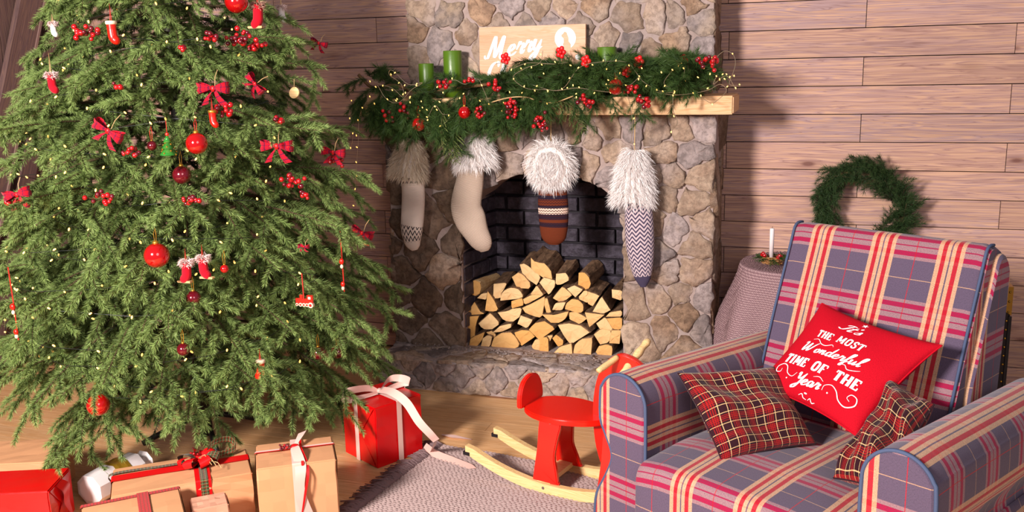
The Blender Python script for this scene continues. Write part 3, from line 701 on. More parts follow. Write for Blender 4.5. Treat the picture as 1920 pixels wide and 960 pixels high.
# outline of the garland in the picture: x, top y, bottom y (measured), filled with sprigs at real depths on and before the beam
OT = [(665, 125, 185), (700, 132, 235), (740, 138, 245), (780, 146, 235), (830, 150, 258), (880, 142, 235), (930, 136, 228), (980, 128, 222), (1030, 118, 212), (1080, 118, 200), (1130, 112, 180), (1190, 118, 185), (1240, 108, 168), (1300, 115, 165), (1350, 125, 165), (1370, 135, 160)]
def outl(x): return np.interp(x, [o[0] for o in OT], [o[1] for o in OT]), np.interp(x, [o[0] for o in OT], [o[2] for o in OT])
ns = 0
for i in range(288):
    x = 688 + 655 * ((i * .61803) % 1); tp, bt = outl(x); y = random.uniform(tp + 22, bt - 28)
    low = y > 172 and x < 1120
    Y = random.uniform(3.93, 3.99) if low else random.uniform(3.96, 4.20)
    if Y > 4.1: y = max(tp + 12, y - 14)
    if low: rz, ry, rx = random.choice((-1.2, -1.9, -.6, -2.5)) + random.uniform(-.4, .4), random.uniform(.6, 1.2), random.uniform(-.6, .6)
    else: rz, ry, rx = random.choice((0, math.pi)) + random.uniform(-1.0, 1.0), random.uniform(-.7, .4), random.uniform(-.8, .8)
    if x > 1290: rz = math.pi + random.uniform(-.8, .8)
    if x < 730 and not low: rz = random.uniform(-.8, .8)
    put_sprig(x, y, Y, random.choice(SP), gl, rx, ry, rz, random.uniform(.8, 1.2) if not low else random.uniform(.65, .95))
for (x, y, rz, ry, s) in ((835, 200, -2.2, 1.1, 1.0), (850, 235, -1.5, 1.3, .9), (830, 215, -1.2, 1.25, 1.1), (1000, 185, .1, .1, 1.0), (1030, 180, .2, .35, .9), (1060, 205, -.6, .5, .7)):
    put_sprig(x, y, 3.93, random.choice(CYP), gl, .4, ry, rz, s, 'cypress_sprig')
for (x, y, rz, ry, s) in ((825, 210, -1.4, 1.1, 1.1), (845, 225, -1.2, 1.2, 1.0), (1075, 185, -.6, .7, .9), (1195, 170, -1.4, 1.2, .8), (1150, 170, -1.8, 1.1, .6), (1205, 125, .4, -.6, .9), (1235, 120, .1, -.7, .9), (690, 150, 2.9, -.2, .8), (700, 165, 3.2, .3, .9)):
    put_sprig(x, y, 3.95, SP[3], gl, .2, ry, rz, s)
# bent bare branch running through the garland
tb = smooth_path([on_y(x, y, Yv) - V(*gl.location) for x, y, Yv in ((905, 197, 3.92), (950, 184, 3.91), (985, 182, 3.91), (1010, 190, 3.92), (1040, 192, 3.93), (1075, 180, 3.95))], 6)
MB().tube(tb, .0028, 6).build('bare_branch', M['cordtan'], gl, True)

# ------------------------------------------------------------------ wreath on the wall
wc = on_y(1615, 391, 4.48); wr = thing('fir_wreath', 'round dark green fir wreath hanging on the plank wall behind the armchair', 'wreath', loc=wc)
MB().tube([(.178 * math.cos(t), 0, .178 * math.sin(t)) for t in np.linspace(0, 2 * math.pi, 40)], .012, 6).build('wreath_ring', M['twig'], wr, True)
WM = [sprig_mesh('wreath_sprig_%d' % k, M['needle3'], .075, .026, .0015, 1300, 4, .3, 50) for k in range(3)]
for i in range(230):
    t = i * 2 * math.pi / 230 + random.uniform(-.03, .03); r = .168 + random.uniform(-.04, .035)
    o = obj('sprig', random.choice(WM), wr, (r * math.cos(t), random.uniform(-.035, .01), r * math.sin(t)))
    d = Vector((-math.sin(t), random.uniform(-.5, -.0), math.cos(t))) * 1.0 + Vector((math.cos(t), 0, math.sin(t))) * random.uniform(-.8, .9)
    o.rotation_euler = d.to_track_quat('X', 'Z').to_euler()
# ------------------------------------------------------------------ armchair
TH = math.radians(30); CO = V(-.11, 2.44, 0); CR3 = V(math.cos(TH), -math.sin(TH), 0); CB3 = V(math.sin(TH), math.cos(TH), 0)
chair = thing('armchair', 'big roll-arm armchair covered in slate, red and cream plaid with dark piping', 'armchair', loc=CO, rot=(0, 0, -TH))
# inside this thing: x = to its left side as seen (u), y = towards its back (v), z up
def arc_len(p): return np.concatenate([[0], np.cumsum(np.linalg.norm(np.diff(p, axis=0), axis=1))])
def loft(mb, prof, axis_pts, uvo=(0, 0), flip=False):
    """prof: (m,2) closed or open outline; axis_pts: function i-> (m,3)"""
def arm_outline():
    o = [(-.118, 0), (-.118, .10), (-.108, .18), (-.072, .25), (-.045, .31), (-.045, .35), (-.07, .40), (-.092, .45)]
    o += [(.093 * math.cos(a), .52 + .093 * math.sin(a)) for a in np.linspace(math.pi * .92, 0, 16)]
    o += [(.094, .46), (.094, .40), (.094, .30), (.094, .15), (.094, 0)]
    return np.array(o)
def make_arm(uc, flip, zt):
    o = arm_outline(); o = o * V(1, zt / .613)
    if flip: o = (o * V(-1, 1))[::-1]
    sp = smooth_path(np.c_[o, np.zeros(len(o))], 3)[:, :2]; s = arc_len(sp)
    vs_ = [-.0, .012, .1, .3, .5, .7, .83, .86]; P = []; U = []
    for v in vs_:
        k = 0.0 if v > 0 else -.006; drop = -.035 * max(0, (v - .1) / .76)
        cen = V(0, .5); q = sp + (sp - cen) * k * 2
        P.append(np.stack([q[:, 0] + uc, np.full(len(sp), v), q[:, 1] + drop * (q[:, 1] > .3)], 1)); U.append(np.stack([s + .04, np.full(len(sp), v)], 1))
    a = MB().grid(np.array(P), np.array(U)); m = len(sp)
    e = P[-1]; a.add(e, [tuple(range(m))], np.stack([e[:, 0], e[:, 2]], 1))
    arm = a.build('arm', M['plaid'], chair, True)
    fr = MB(); q = P[0] + V(0, -.004, 0); qi = q.copy(); c = q.mean(0); qi[:, 0] = c[0] + (q[:, 0] - c[0]) * .9; qi[:, 2] = c[2] + (q[:, 2] - c[2]) * .97; qi[:, 1] -= .008
    fr.add(np.concatenate([q, qi]), [(j, j + 1, m + j + 1, m + j) for j in range(m - 1)] + [tuple(range(m, 2 * m))], np.concatenate([np.c_[q[:, 0] - uc + .192 + .0, q[:, 2] + .085], np.c_[qi[:, 0] - uc + .192, qi[:, 2] + .085]]))
    fr.build('front_panel', M['plaid'], arm)
    MB().tube(q + V(0, -.002, 0), .0055, 6).build('piping', M['piping'], arm, True)
make_arm(-.485, False, .608); make_arm(.385, True, .628)
def rounded(prof, r=.03, n=5):
    """round the corners of a 2d polygon"""
    p = np.asarray(prof, float); out = []
    for i in range(len(p)):
        a, b, c = p[i - 1], p[i], p[(i + 1) % len(p)]; da, dc = min(r, np.linalg.norm(a - b) / 2.1), min(r, np.linalg.norm(c - b) / 2.1)
        s0, s1 = b + nrm(a - b) * da, b + nrm(c - b) * dc
        for t in np.linspace(0, 1, n): out.append((1 - t) ** 2 * s0 + 2 * t * (1 - t) * b + t * t * s1)
    return np.array(out)
def slab(prof, us, name, crown=0, pipe=None, voff=0, uoff=0, mat='plaid', side=None):
    """profile in (v,z) extruded along u with pillowed ends"""
    s = arc_len(np.concatenate([prof, prof[:1]])); P = []; U = []; c = prof.mean(0); n = len(us)
    for i, u in enumerate(us):
        e = min(i, n - 1 - i); k = (.965, .99, 1, 1)[min(e, 3)]
        w = (u - us[0]) / (us[-1] - us[0]); cr = crown * (1 - (2 * w - 1) ** 4)
        q = c + (prof - c) * k; q = np.concatenate([q, q[:1]])
        q = q + np.c_[np.zeros(len(q)), cr * (q[:, 1] > c[1])]
        P.append(np.stack([np.full(len(q), u), q[:, 0], q[:, 1]], 1)); U.append(np.stack([np.full(len(q), u + uoff), s + voff], 1))
    mb = MB().grid(np.array(P), np.array(U)); m = len(prof)
    for k in (0, -1):
        e = P[k][:m]; mb.add(e, [tuple(range(m)) if k else tuple(range(m - 1, -1, -1))], np.stack([e[:, 1] + .02, e[:, 2] + .07], 1))
    return mb.build(name, M[mat], chair, True), P
# backrest (leans back, rolled top)
A, B = V(.575, .38), V(.80, .985)
ax = nrm(B - A); nn_ = V(-ax[1], ax[0])
prof = np.array([A, A + (B - A) * .5 + nn_ * .006, B - ax * .06, B, B - nn_ * .06 + ax * .018, B - nn_ * .125 - ax * .0, B - nn_ * .17 - ax * .07, V(.86, .30), V(.80, .06), V(.60, .06)])
us = [-.405, -.395, -.37, -.33] + list(np.linspace(-.28, .12, 6)) + [.17, .215, .235, .248]
bk, P = slab(rounded(prof, .035), us, 'backrest', 0, uoff=.60 + .01, voff=.10)
for k in (1, -2):
    q = P[k][:-1]; q = q[(q[:, 2] > .40) & (q[:, 1] < .86)]; q = q[np.argsort(q @ V(0, .3, 1))] if False else q
    MB().tube(q + V(.004 if k < 0 else -.004, -.003, .003), .005, 6).build('piping', M['piping'], bk, True)
# wing behind the back cushion: the outer shell seen beside it
prof2 = np.array([(.66, .05), (.685, .55), (.83, .955), (.88, .955), (.915, .90), (.86, .05)])
slab(rounded(prof2, .03), [.235, .242, .255, .262, .268], 'back_shell', uoff=.1, voff=.1)
slab(rounded(prof2, .03), [-.40, -.3, 0, .2, .24], 'back_shell', uoff=.1, voff=.1)
# seat
prof = np.array([(-.055, .06), (-.062, .20), (-.06, .33), (-.035, .362), (.15, .375), (.58, .365), (.58, .2), (.58, .06)])
slab(rounded(prof, .03), [-.392, -.385, -.36, -.3, -.15, 0, .1, .2, .26, .285, .291], 'seat_cushion', .022, uoff=.535, voff=.02)
for u0, u1 in ():
    prof = np.array([(-.125, .06), (-.135, .20), (-.13, .325), (-.10, .355), (-.03, .345), (-.008, .2), (-.008, .06)])
    slab(rounded(prof, .025), [u0, u0 + .006, u0 + .02, u1 - .02, u1 - .005, u1], 'seat_corner', 0, uoff=.535, voff=.02)
for x, y in ((-.50, .06), (.40, .06), (-.40, .72), (.30, .72)):
    MB().box((x, y, .03), (.05, .05, .06)).build('foot', M['black'], chair)
MB().box((-.05, .30, .045), (.86, .60, .03)).build('base', M['black'], chair)

# ------------------------------------------------------------------ cushions
def cworld(p): return CO + p[0] * CR3 + p[1] * CB3 + V(0, 0, p[2])
class Pillow:
    def __init__(s, C4, T, pinch=.07, wr=.0, seed=1, sag=0, size=.4):
        s.c = [np.array(c, float) for c in C4]; s.T = T; s.pinch = pinch; s.wr = wr; s.sag = sag; s.size = size; s.r = np.random.default_rng(seed)
        s.ctr = sum(s.c) / 4; s.n = nrm(np.cross(s.c[1] - s.c[3], s.c[0] - s.c[2])); s.ph = s.r.random(8) * 6.28; s.fr = s.r.uniform(3, 7, 8)
    def pt(s, x, y, side=1):
        """x,y in -1..1 (y=1 is the edge c0-c1); side 1 front"""
        X = x * (1 - s.pinch * (1 - abs(x)) ** 0 * (1 - y * y)); Yv = y * (1 - s.pinch * (1 - x * x))
        a, b = (X + 1) / 2, (Yv + 1) / 2
        P = s.c[0] * (1 - a) * b + s.c[1] * a * b + s.c[2] * a * (1 - b) + s.c[3] * (1 - a) * (1 - b)
        h = ((1 - x * x) * (1 - y * y)) ** .42 * s.T / 2
        w = 0
        if s.wr:
            for i in range(4): w += math.sin(s.fr[i] * x * (1.2 if i % 2 else .5) + s.fr[i + 4] * y * (.4 if i % 2 else 1.1) + s.ph[i])
            edge = 1 - max(abs(x), abs(y)) ** 6; w = w * s.wr * edge
        return P + s.n * (side * h + w) - V(0, 0, s.sag * (1 - x * x) * (1 - y * y))
    def build(s, root_name, label, mat, group=None, n=26):
        t = np.sin(np.linspace(-1, 1, n) * math.pi / 2); low = s.ctr
        G = np.array([[s.pt(x, y, 1) for x in t] for y in t]); G2 = np.array([[s.pt(x, y, -1) for x in t] for y in t])
        uv = np.array([[(x * s.size / 2 + .013, y * s.size / 2 + .02) for x in t] for y in t])
        root = thing(root_name, label, 'cushion', group, loc=low)
        mb = MB().grid(G - low, uv); mb.grid((G2 - low)[:, ::-1], uv[:, ::-1]); mb.build('cushion_cover', M[mat], root, True)
        E_ = np.concatenate([G[0], G[1:, -1], G[-1, ::-1][1:], G[::-1, 0][1:]]) - low
        MB().tube(E_, .0028, 5, False).build('seam', M[mat], root, True)
        return root
# strokes ---------------------------------------------------------
GL = {'M': (.98, [[(-.06,.16),(-.05,.06),(.04,.02),(.12,.14),(.27,.9),(.31,.96),(.34,.8),(.40,.14),(.43,.1),(.50,.26),(.66,.92),(.71,.96),(.71,.8),(.68,.2),(.72,.04),(.80,.04),(.95,.24)]]),
 'e': (.40, [[(0,.16),(.15,.20),(.27,.34),(.22,.46),(.12,.42),(.05,.22),(.10,.04),(.20,.0),(.32,.07),(.40,.16)]]),
 'r': (.36, [[(0,.16),(.08,.40),(.11,.50),(.16,.42),(.27,.42),(.24,.22),(.24,.05),(.30,.02),(.38,.16)]]),
 'y': (.44, [[(0,.16),(.08,.44),(.10,.40),(.08,.12),(.15,.02),(.26,.14),(.36,.46)],[(.36,.46),(.28,-.05),(.16,-.38),(.04,-.42),(.03,-.28),(.2,-.06),(.44,.16)]]),
 'W': (1.0, [[(-.02,.82),(.06,.96),(.14,.9),(.12,.4),(.18,.04),(.26,.14),(.46,.88),(.44,.35),(.50,.03),(.60,.15),(.80,.75),(.92,.98)]]),
 'o': (.38, [[(.22,.45),(.09,.36),(.06,.14),(.15,.01),(.27,.12),(.28,.34),(.20,.45),(.28,.36),(.40,.36)]]),
 'n': (.44, [[(0,.3),(.07,.44),(.08,.3),(.06,.02)],[(.06,.12),(.18,.40),(.27,.42),(.26,.12),(.31,.02),(.42,.16)]]),
 'd': (.44, [[(.28,.38),(.16,.45),(.06,.30),(.07,.08),(.15,.0),(.26,.14)],[(.40,1.0),(.30,.4),(.29,.08),(.35,.02),(.44,.16)]]),
 'f': (.30, [[(0,.16),(.18,.45),(.31,.88),(.27,1.0),(.19,.85),(.10,-.1),(.06,-.40),(.0,-.36),(.06,-.1),(.20,.06),(.32,.16)]]),
 'u': (.46, [[(0,.3),(.07,.44),(.06,.12),(.13,.0),(.25,.15),(.33,.44)],[(.33,.44),(.30,.08),(.36,.02),(.46,.16)]]),
 'l': (.28, [[(0,.16),(.18,.55),(.25,.92),(.19,1.0),(.12,.75),(.11,.12),(.17,.0),(.28,.16)]]),
 'I': (.36, [[(.04,.72),(.16,.94),(.40,.92)],[(.28,.93),(.22,.2),(.12,.0),(-.06,.1)]]),
 't': (.26, [[(.16,.85),(.08,.14),(.14,.0),(.26,.14)],[(0,.56),(.28,.60)]]), "'": (.10, [[(.06,1.0),(.02,.8)]]),
 's': (.30, [[(.0,.14),(.14,.34),(.17,.48),(.21,.28),(.24,.12),(.14,.0),(.02,.06)]]),
 'Y': (.52, [[(0,.78),(.06,.96),(.12,.75),(.16,.5),(.26,.45),(.40,.65),(.48,.96)],[(.48,.96),(.40,.3),(.26,-.25),(.10,-.36),(.06,-.2),(.3,.02),(.52,.16)]]),
 'a': (.44, [[(.28,.38),(.16,.45),(.06,.30),(.07,.08),(.15,.0),(.26,.14),(.32,.44)],[(.32,.44),(.29,.08),(.35,.02),(.44,.16)]]),
 'C': (.62, [[(.50,.74),(.48,.92),(.36,.97),(.18,.82),(.08,.45),(.16,.08),(.34,.0),(.54,.16)]]),
 'h': (.44, [[(0,.16),(.20,.6),(.25,.92),(.19,1.0),(.13,.75),(.06,.02)],[(.08,.15),(.19,.41),(.28,.40),(.26,.1),(.32,.02),(.44,.16)]]),
 'i': (.26, [[(0,.2),(.09,.44),(.08,.1),(.14,.01),(.26,.16)],[(.13,.64),(.14,.68)]]), 'm': (.66, [[(0,.3),(.07,.44),(.06,.02)],[(.06,.12),(.18,.42),(.25,.4),(.23,.02)],[(.24,.12),(.38,.42),(.46,.4),(.45,.1),(.52,.02),(.66,.16)]]), ' ': (.3, [])}
def slabs(st, w): return [(p, w) for p in st]
CAP = {'T': (.62, [([(.31,0),(.31,.98)], 1), ([(.04,.96),(.58,.96)], .55), ([(.05,.96),(.05,.76)], .4), ([(.57,.96),(.57,.76)], .4), ([(.18,.02),(.44,.02)], .4)]),
 'H': (.70, [([(.15,0),(.15,1)], 1), ([(.55,0),(.55,1)], 1), ([(.15,.5),(.55,.5)], .45), ([(.03,.02),(.27,.02)], .4), ([(.43,.02),(.67,.02)], .4), ([(.03,.98),(.27,.98)], .4), ([(.43,.98),(.67,.98)], .4)]),
 'E': (.60, [([(.15,0),(.15,1)], 1), ([(.03,.02),(.54,.02)], .45), ([(.03,.98),(.52,.98)], .45), ([(.15,.5),(.42,.5)], .45), ([(.53,.02),(.53,.26)], .4), ([(.51,.98),(.51,.76)], .4)]),
 'M': (.88, [([(.14,0),(.16,1)], .5), ([(.72,0),(.70,1)], 1), ([(.18,.98),(.43,.2)], 1), ([(.43,.2),(.68,.98)], .5), ([(.03,.02),(.26,.02)], .4), ([(.58,.02),(.85,.02)], .4)]),
 'O': (.66, [([(.33,.0),(.15,.12),(.12,.5),(.15,.88),(.33,1.),(.51,.88),(.54,.5),(.51,.12),(.33,0)], .85)]),
 'S': (.56, [([(.46,.72),(.44,.92),(.28,1.),(.12,.86),(.16,.62),(.40,.42),(.44,.16),(.28,0),(.10,.08),(.08,.28)], .8)]),
 'I': (.34, [([(.17,0),(.17,1)], 1), ([(.04,.02),(.30,.02)], .4), ([(.04,.98),(.30,.98)], .4)]),
 'F': (.58, [([(.15,0),(.15,1)], 1), ([(.03,.98),(.54,.98)], .45), ([(.15,.5),(.42,.5)], .45), ([(.53,.98),(.53,.72)], .4), ([(.03,.02),(.29,.02)], .4)]), ' ': (.36, [])}
LAY = [0]
def ribbon2d(mb, pts, wf, mapf, cap_taper=True):
    p = np.asarray(pts, float); n = len(p)
    if n < 2: return
    tg = np.gradient(p, axis=0); tg /= np.linalg.norm(tg, axis=1)[:, None] + 1e-9; nr = np.stack([-tg[:, 1], tg[:, 0]], 1)
    w = np.array([wf(tg[i], i / (n - 1)) for i in range(n)])[:, None] / 2
    a, b = p + nr * w, p - nr * w; v = []
    LAY[0] += 1; z0 = (LAY[0] % 4) * 3e-4
    for i in range(n): v += [mapf(*a[i], z0 + i * 5e-6), mapf(*b[i], z0 + i * 5e-6)]
    mb.add(v, [(2 * i, 2 * i + 1, 2 * i + 3, 2 * i + 2) for i in range(n - 1)])
def script_w(w):
    return lambda t, s: w * (.34 + .75 * abs(t[1] * .95 - t[0] * .2)) * min(1, .45 + 4 * min(s, 1 - s))
def write_script(mb, text, x, y, h, w, mapf, sx=1.0, slant=.0):
    for ch in text:
        adv, st = GL[ch]
        for q in st:
            q = smooth_path([(a, b, 0) for a, b in q], 6)[:, :2] if len(q) > 2 else smooth_path([(q[0][0], q[0][1], 0), (q[1][0], q[1][1], 0)], 6)[:, :2]
            q = np.stack([x + (q[:, 0] + slant * q[:, 1]) * h * sx, y + q[:, 1] * h], 1); ribbon2d(mb, q, script_w(w), mapf)
        x += adv * h * sx
    return x
def write_caps(mb, text, x, y, h, w, mapf, sx=1.0):
    for ch in text:
        adv, st = CAP[ch]
        for q, k in st:
            q = smooth_path([(a, b, 0) for a, b in q], 5)[:, :2]
            q = np.stack([x + q[:, 0] * h * sx, y + q[:, 1] * h], 1); ribbon2d(mb, q, lambda t, s, k=k: w * k, mapf)
        x += (adv + .06) * h * sx
    return x
def stroke(mb, pts, w, mapf, taper=True):
    q = smooth_path([(a, b, 0) for a, b in pts], 7)[:, :2]; ribbon2d(mb, q, (lambda t, s: w * (.35 + .65 * math.sin(math.pi * min(max(s, .02), .98)))) if taper else (lambda t, s: w), mapf)
def disc(mb, x, y, r, mapf, k=14, rx=None):
    v = [mapf(x, y)] + [mapf(x + (rx or r) * math.cos(2 * math.pi * i / k), y + r * math.sin(2 * math.pi * i / k)) for i in range(k)]
    mb.add(v, [(0, 1 + i, 1 + (i + 1) % k) for i in range(k)])

# red lettered cushion
c4 = [cworld(p) for p in ((-.175, .60, .772), (.226, .56, .727), (.118, .30, .497), (-.292, .425, .513))]
rp = Pillow(c4, .115, .09, .0018, 3, size=.38)
red = rp.build('red_cushion', 'red square cushion with white festive lettering propped against the chair back', 'redcotton')
def rmap(x, y, z=0):   # x,y in -1..1
    return rp.pt(x, y, 1) + rp.n * (.0014 + z) - rp.ctr
# make sure the front side is the one that faces the room
if rp.n @ (CAM - rp.ctr) < 0: rp.n = -rp.n
red_children = list(red.children)
t = MB()
write_script(t, "It's", -.30, .60, .18, .034, rmap, 2.0, .25)
t.add([rmap(-.02 + r * math.sin(a), .87 + r * math.cos(a)) for a, r in [(k * math.pi / 5, .052 if k % 2 == 0 else .022) for k in range(10)]], [tuple(range(10))])
write_caps(t, 'THE', -.54, .27, .15, .034, rmap, 1.0); write_caps(t, 'MOST', -.15, .30, .15, .034, rmap, 1.1)
stroke(t, [(-.54, .19), (-.44, .22), (-.34, .15), (-.24, .14), (-.14, .20), (-.10, .17)], .014, rmap)
rm2 = lambda x, y, z=0: rmap(x, y + .08 * (x + .65), z)
write_script(t, 'Wonderful', -.66, -.09, .21, .036, rm2, 1.36, .15)
stroke(t, [(.18, -.10), (.28, -.07), (.36, -.13), (.48, -.10), (.56, -.06)], .013, rmap)
write_caps(t, 'TIME', -.78, -.42, .19, .050, rmap, .96); write_caps(t, 'OF', -.19, -.41, .19, .050, rmap, 1.1); write_caps(t, 'THE', .24, -.40, .19, .054, rmap, 1.2)
rm3 = lambda x, y, z=0: rmap(x, y + .12 * (x + .3), z)
write_script(t, 'Year', -.34, -.76, .24, .042, rm3, 1.2, .15)
stroke(t, [(-.36, -.56), (-.42, -.66), (-.54, -.62), (-.62, -.50), (-.72, -.47), (-.80, -.55), (-.77, -.65), (-.69, -.64), (-.69, -.57)], .018, rmap)
stroke(t, [(.22, -.68), (.22, -.58), (.32, -.52), (.44, -.58), (.54, -.70), (.68, -.74), (.80, -.64), (.78, -.52), (.68, -.50), (.64, -.58), (.70, -.62)], .018, rmap)
disc(t, -.50, -.72, .014, rmap); disc(t, .32, -.68, .014, rmap); stroke(t, [(-.04, -.52), (.06, -.48), (.16, -.53)], .012, rmap)
stroke(t, [(-.14, -.93), (-.08, -.89), (-.04, -.94), (.02, -.95)], .016, rmap); stroke(t, [(.05, -.95), (.09, -.91), (.13, -.96), (.19, -.94)], .016, rmap); disc(t, -.02, -.86, .014, rmap, rx=.03)
t.build('printed_lettering', M['white'], red)

p2 = Pillow([cworld(p) for p in ((-.380, .13, .605), (-.235, .43, .585), (-.045, .37, .405), (-.19, .10, .385))], .12, .06, .008, 8, size=.40)
p2.build('tartan_cushion', 'dark red tartan cushion lying in the left corner of the armchair seat', 'tartan')
p3_ = Pillow([cworld(p) for p in ((.13, .50, .60), (.275, .42, .60), (.265, .17, .425), (.13, .16, .42))], .15, .04, .012, 5, size=.36)
p3_.build('tartan_cushion', 'crumpled dark tartan cushion squeezed between red cushion and right armrest', 'tartan')

# ------------------------------------------------------------------ side table under a knitted throw, candle piece, trunk
TC = V(-.06, 4.17, 0)
tb_ = thing('side_table', 'small round side table hidden under a draped mauve throw beside the fireplace', 'side table', loc=TC)
MB().lathe([(.225, 0), (.23, .008), (.23, .02), (.225, .028)], (0, 0, .632), 28).build('table_top', M['mantel'], tb_)
for a in (.8, 2.9, 5.0): MB().tube([(.2 * math.cos(a), .2 * math.sin(a), .002), (.12 * math.cos(a), .12 * math.sin(a), .634)], .014, 8).build('leg', M['mantel'], tb_, True)
bl = thing('knitted_throw', 'mauve cable-knit throw draped over the table by the stone fireplace', 'throw', loc=TC)
na, nb = 220, 170; A_ = np.linspace(0, 2 * math.pi, na, endpoint=False); G = np.zeros((nb, na, 3)); UVs = np.zeros((nb, na, 2))
for i in range(nb):
    s = i / (nb - 1) * .86
    for j, a in enumerate(A_):
        fold = .5 + .5 * math.sin(a * 7 + .8 * math.sin(a * 3)); 
        if s < .235: r, z = s, .664
        else:
            t_ = (s - .235) / .625; r = .237 + (.075 + .07 * fold) * math.sin(min(1, t_ * 1.25) * math.pi * .5) ** 1.1 - .05 * max(0, t_ - .62) + .012 * math.sin(3 * t_ + a * 2); z = .664 - .56 * t_ ** .97 - .02 * (1 - math.exp(-t_ * 12))
            z = max(z, .02)
        uu, vv = a * .24, s
        # chevron rib relief
        rib = math.sin((vv * 1.0 + abs(((a * 1.6) % 1) - .5) * .22) * 2 * math.pi / .017); st_ = math.sin(a * .24 * 2 * math.pi / .012)
        h = .0022 * rib + .0012 * st_ * (rib > 0)
        if s < .235: z += h
        else: r += h * 1.3
        G[i, j] = (r * math.cos(a), r * math.sin(a), z); UVs[i, j] = (uu, vv)
MB().grid(G, UVs, closed='b').build('knit_cloth', M['knitmauve'], bl, True)
cp = on_z(1446, 492, .672); cp = V(cp[0], 4.14, .668)
cp = on_y(1446, 480, 4.09); cp[2] = .668
cd = thing('candle_centrepiece', 'white taper candle in a twig nest with red berries on the knitted throw', 'candle', loc=cp)
MB().lathe([(.0095, .03), (.0095, .155), (.008, .158)], k=14).build('candle', M['whitewax'], cd, True)
MB().tube([(0, 0, .157), (.001, 0, .166)], .0008, 4).build('wick', M['black'], cd)
ne = MB()
for k in range(60):
    a0 = random.random() * 6.28; r0 = random.uniform(.025, .052); z0 = random.uniform(.006, .034)
    ne.tube([((r0 + random.uniform(-.008, .008)) * math.cos(a0 + t * random.uniform(.6, 1.4)), (r0 + random.uniform(-.008, .008)) * math.sin(a0 + t), z0 + random.uniform(-.006, .006)) for t in np.linspace(0, 1.3, 5)], .0016, 4)
ne.build('twig_nest', M['gold'] if False else plain('nest_twig', sRGB(176, 128, 76), .7), cd)
for k, (dx, dy, dz) in enumerate(((-.032, -.02, .05), (-.026, -.03, .044), (-.037, -.012, .043), (.036, -.02, .042), (.03, -.03, .036), (.042, -.01, .037))):
    MB().ball((dx, dy, dz), .009, 10, 6).build('berry', M['berry'], cd, True)
for k in range(9):
    a = k * .7; o = obj('fir_sprig', SP[k % 4], cd, (.03 * math.cos(a), .03 * math.sin(a), .03)); o.rotation_euler = (0, -.3, a); o.scale = (.28,) * 3
# trunk
tk = thing('steamer_trunk', 'black steamer trunk with brass corners standing upright behind the armchair', 'trunk', loc=(.60, 4.35, 0))
bm = bmesh.new(); bmesh.ops.create_cube(bm, size=1)
for v in bm.verts: v.co = Vector((v.co.x * .40, v.co.y * .28, v.co.z * .588 + .294))
bmesh.ops.bevel(bm, geom=bm.edges[:], offset=.008, segments=2, affect='EDGES'); me = bpy.data.meshes.new('body'); bm.to_mesh(me); bm.free(); me.materials.append(M['chest']); obj('body', me, tk)
for sx in (-1, 1):
    for z in (.0, .588):
        b = MB(); s = 1 if z < .3 else -1
        b.add([(sx * .203, -.143, z - s * .003), (sx * .203 - sx * .06, -.143, z - s * .003), (sx * .203 - sx * .05, -.143, z + s * .05), (sx * .203 - sx * .03, -.143, z + s * .10), (sx * .203, -.143, z + s * .12),
               (sx * .203, -.08, z - s * .003), (sx * .203, -.08, z + s * .08), (sx * .203 - sx * .06, -.08, z - s * .003)], [(0, 1, 2, 3, 4), (0, 4, 6, 5), (0, 5, 7, 1)])
        b.build('corner_plate', M['brass'], tk)
        for q in ((.012, .02), (.04, .015), (.012, .06), (.03, .045), (.012, .105)): MB().ball((sx * .203 - sx * q[0], -.145, z + s * q[1]), .005, 8, 5).build('rivet', M['brass'], tk, True)
    for k in range(9): MB().ball((sx * .203 - sx * .016, -.141, .14 + k * .038), .0045, 8, 5).build('rivet', M['gold'], tk, True)
    MB().box((sx * .199, -.139, .294), (.012, .012, .34)).build('edge_strip', M['black'], tk)
# ------------------------------------------------------------------ stockings
def nordic(name, base, bands, zz, per=.024, amp=.010, vper=.018, duty=.5, zones=None, ln=.30, toe=None):
    t = NT(name, .9, .1); uv = t.coord('UV'); sp = t.n('SeparateXYZ', _0=uv); u, v = sp.outputs[0], sp.outputs[1]
    tri = t.math('ABSOLUTE', t.math('SUBTRACT', t.math('FRACT', t.math('DIVIDE', u, per)), .5))
    ph = t.math('FRACT', t.math('DIVIDE', t.math('ADD', v, t.math('MULTIPLY', tri, amp * 2)), vper))
    z = t.math('LESS_THAN', ph, duty)
    c = base
    if bands:
        k = t.ramp(t.math('DIVIDE', v, ln), bands, True); c = k.outputs[0]; z = t.math('MULTIPLY', z, k.outputs[1])
    elif zones:
        k = t.ramp(t.math('DIVIDE', v, ln), zones, True); z = t.math('MULTIPLY', z, k.outputs[0])
    c = t.mix(z, c, zz)
    if toe: c = t.mix(t.math('GREATER_THAN', t.math('DIVIDE', v, ln), toe), c, zz)
    kn = t.math('SINE', t.math('MULTIPLY', v, 6.283 / .004)); t.col(c); t.bump(kn, .35, .002); return t.m
M['s_white'] = nordic('white_nordic_knit', sRGB(232, 214, 200), None, sRGB(36, 30, 34), .020, .024, .030, .34, [(0, (1, 1, 1)), (.14, (0, 0, 0)), (.70, (1, 1, 1)), (.92, (0, 0, 0))], ln=.37)
BRN, NVY, WHT = sRGB(104, 48, 28), sRGB(40, 30, 44), sRGB(236, 204, 184)
M['s_brown'] = nordic('brown_striped_knit', BRN, [(0, BRN + (0,)), (.08, NVY + (0,)), (.14, BRN + (1,)), (.24, NVY + (0,)), (.27, WHT + (1,)), (.37, NVY + (1,)), (.45, BRN + (0,)), (.50, NVY + (1,)), (.57, BRN + (0,))], sRGB(60, 30, 34), .012, .006, .012, .35)
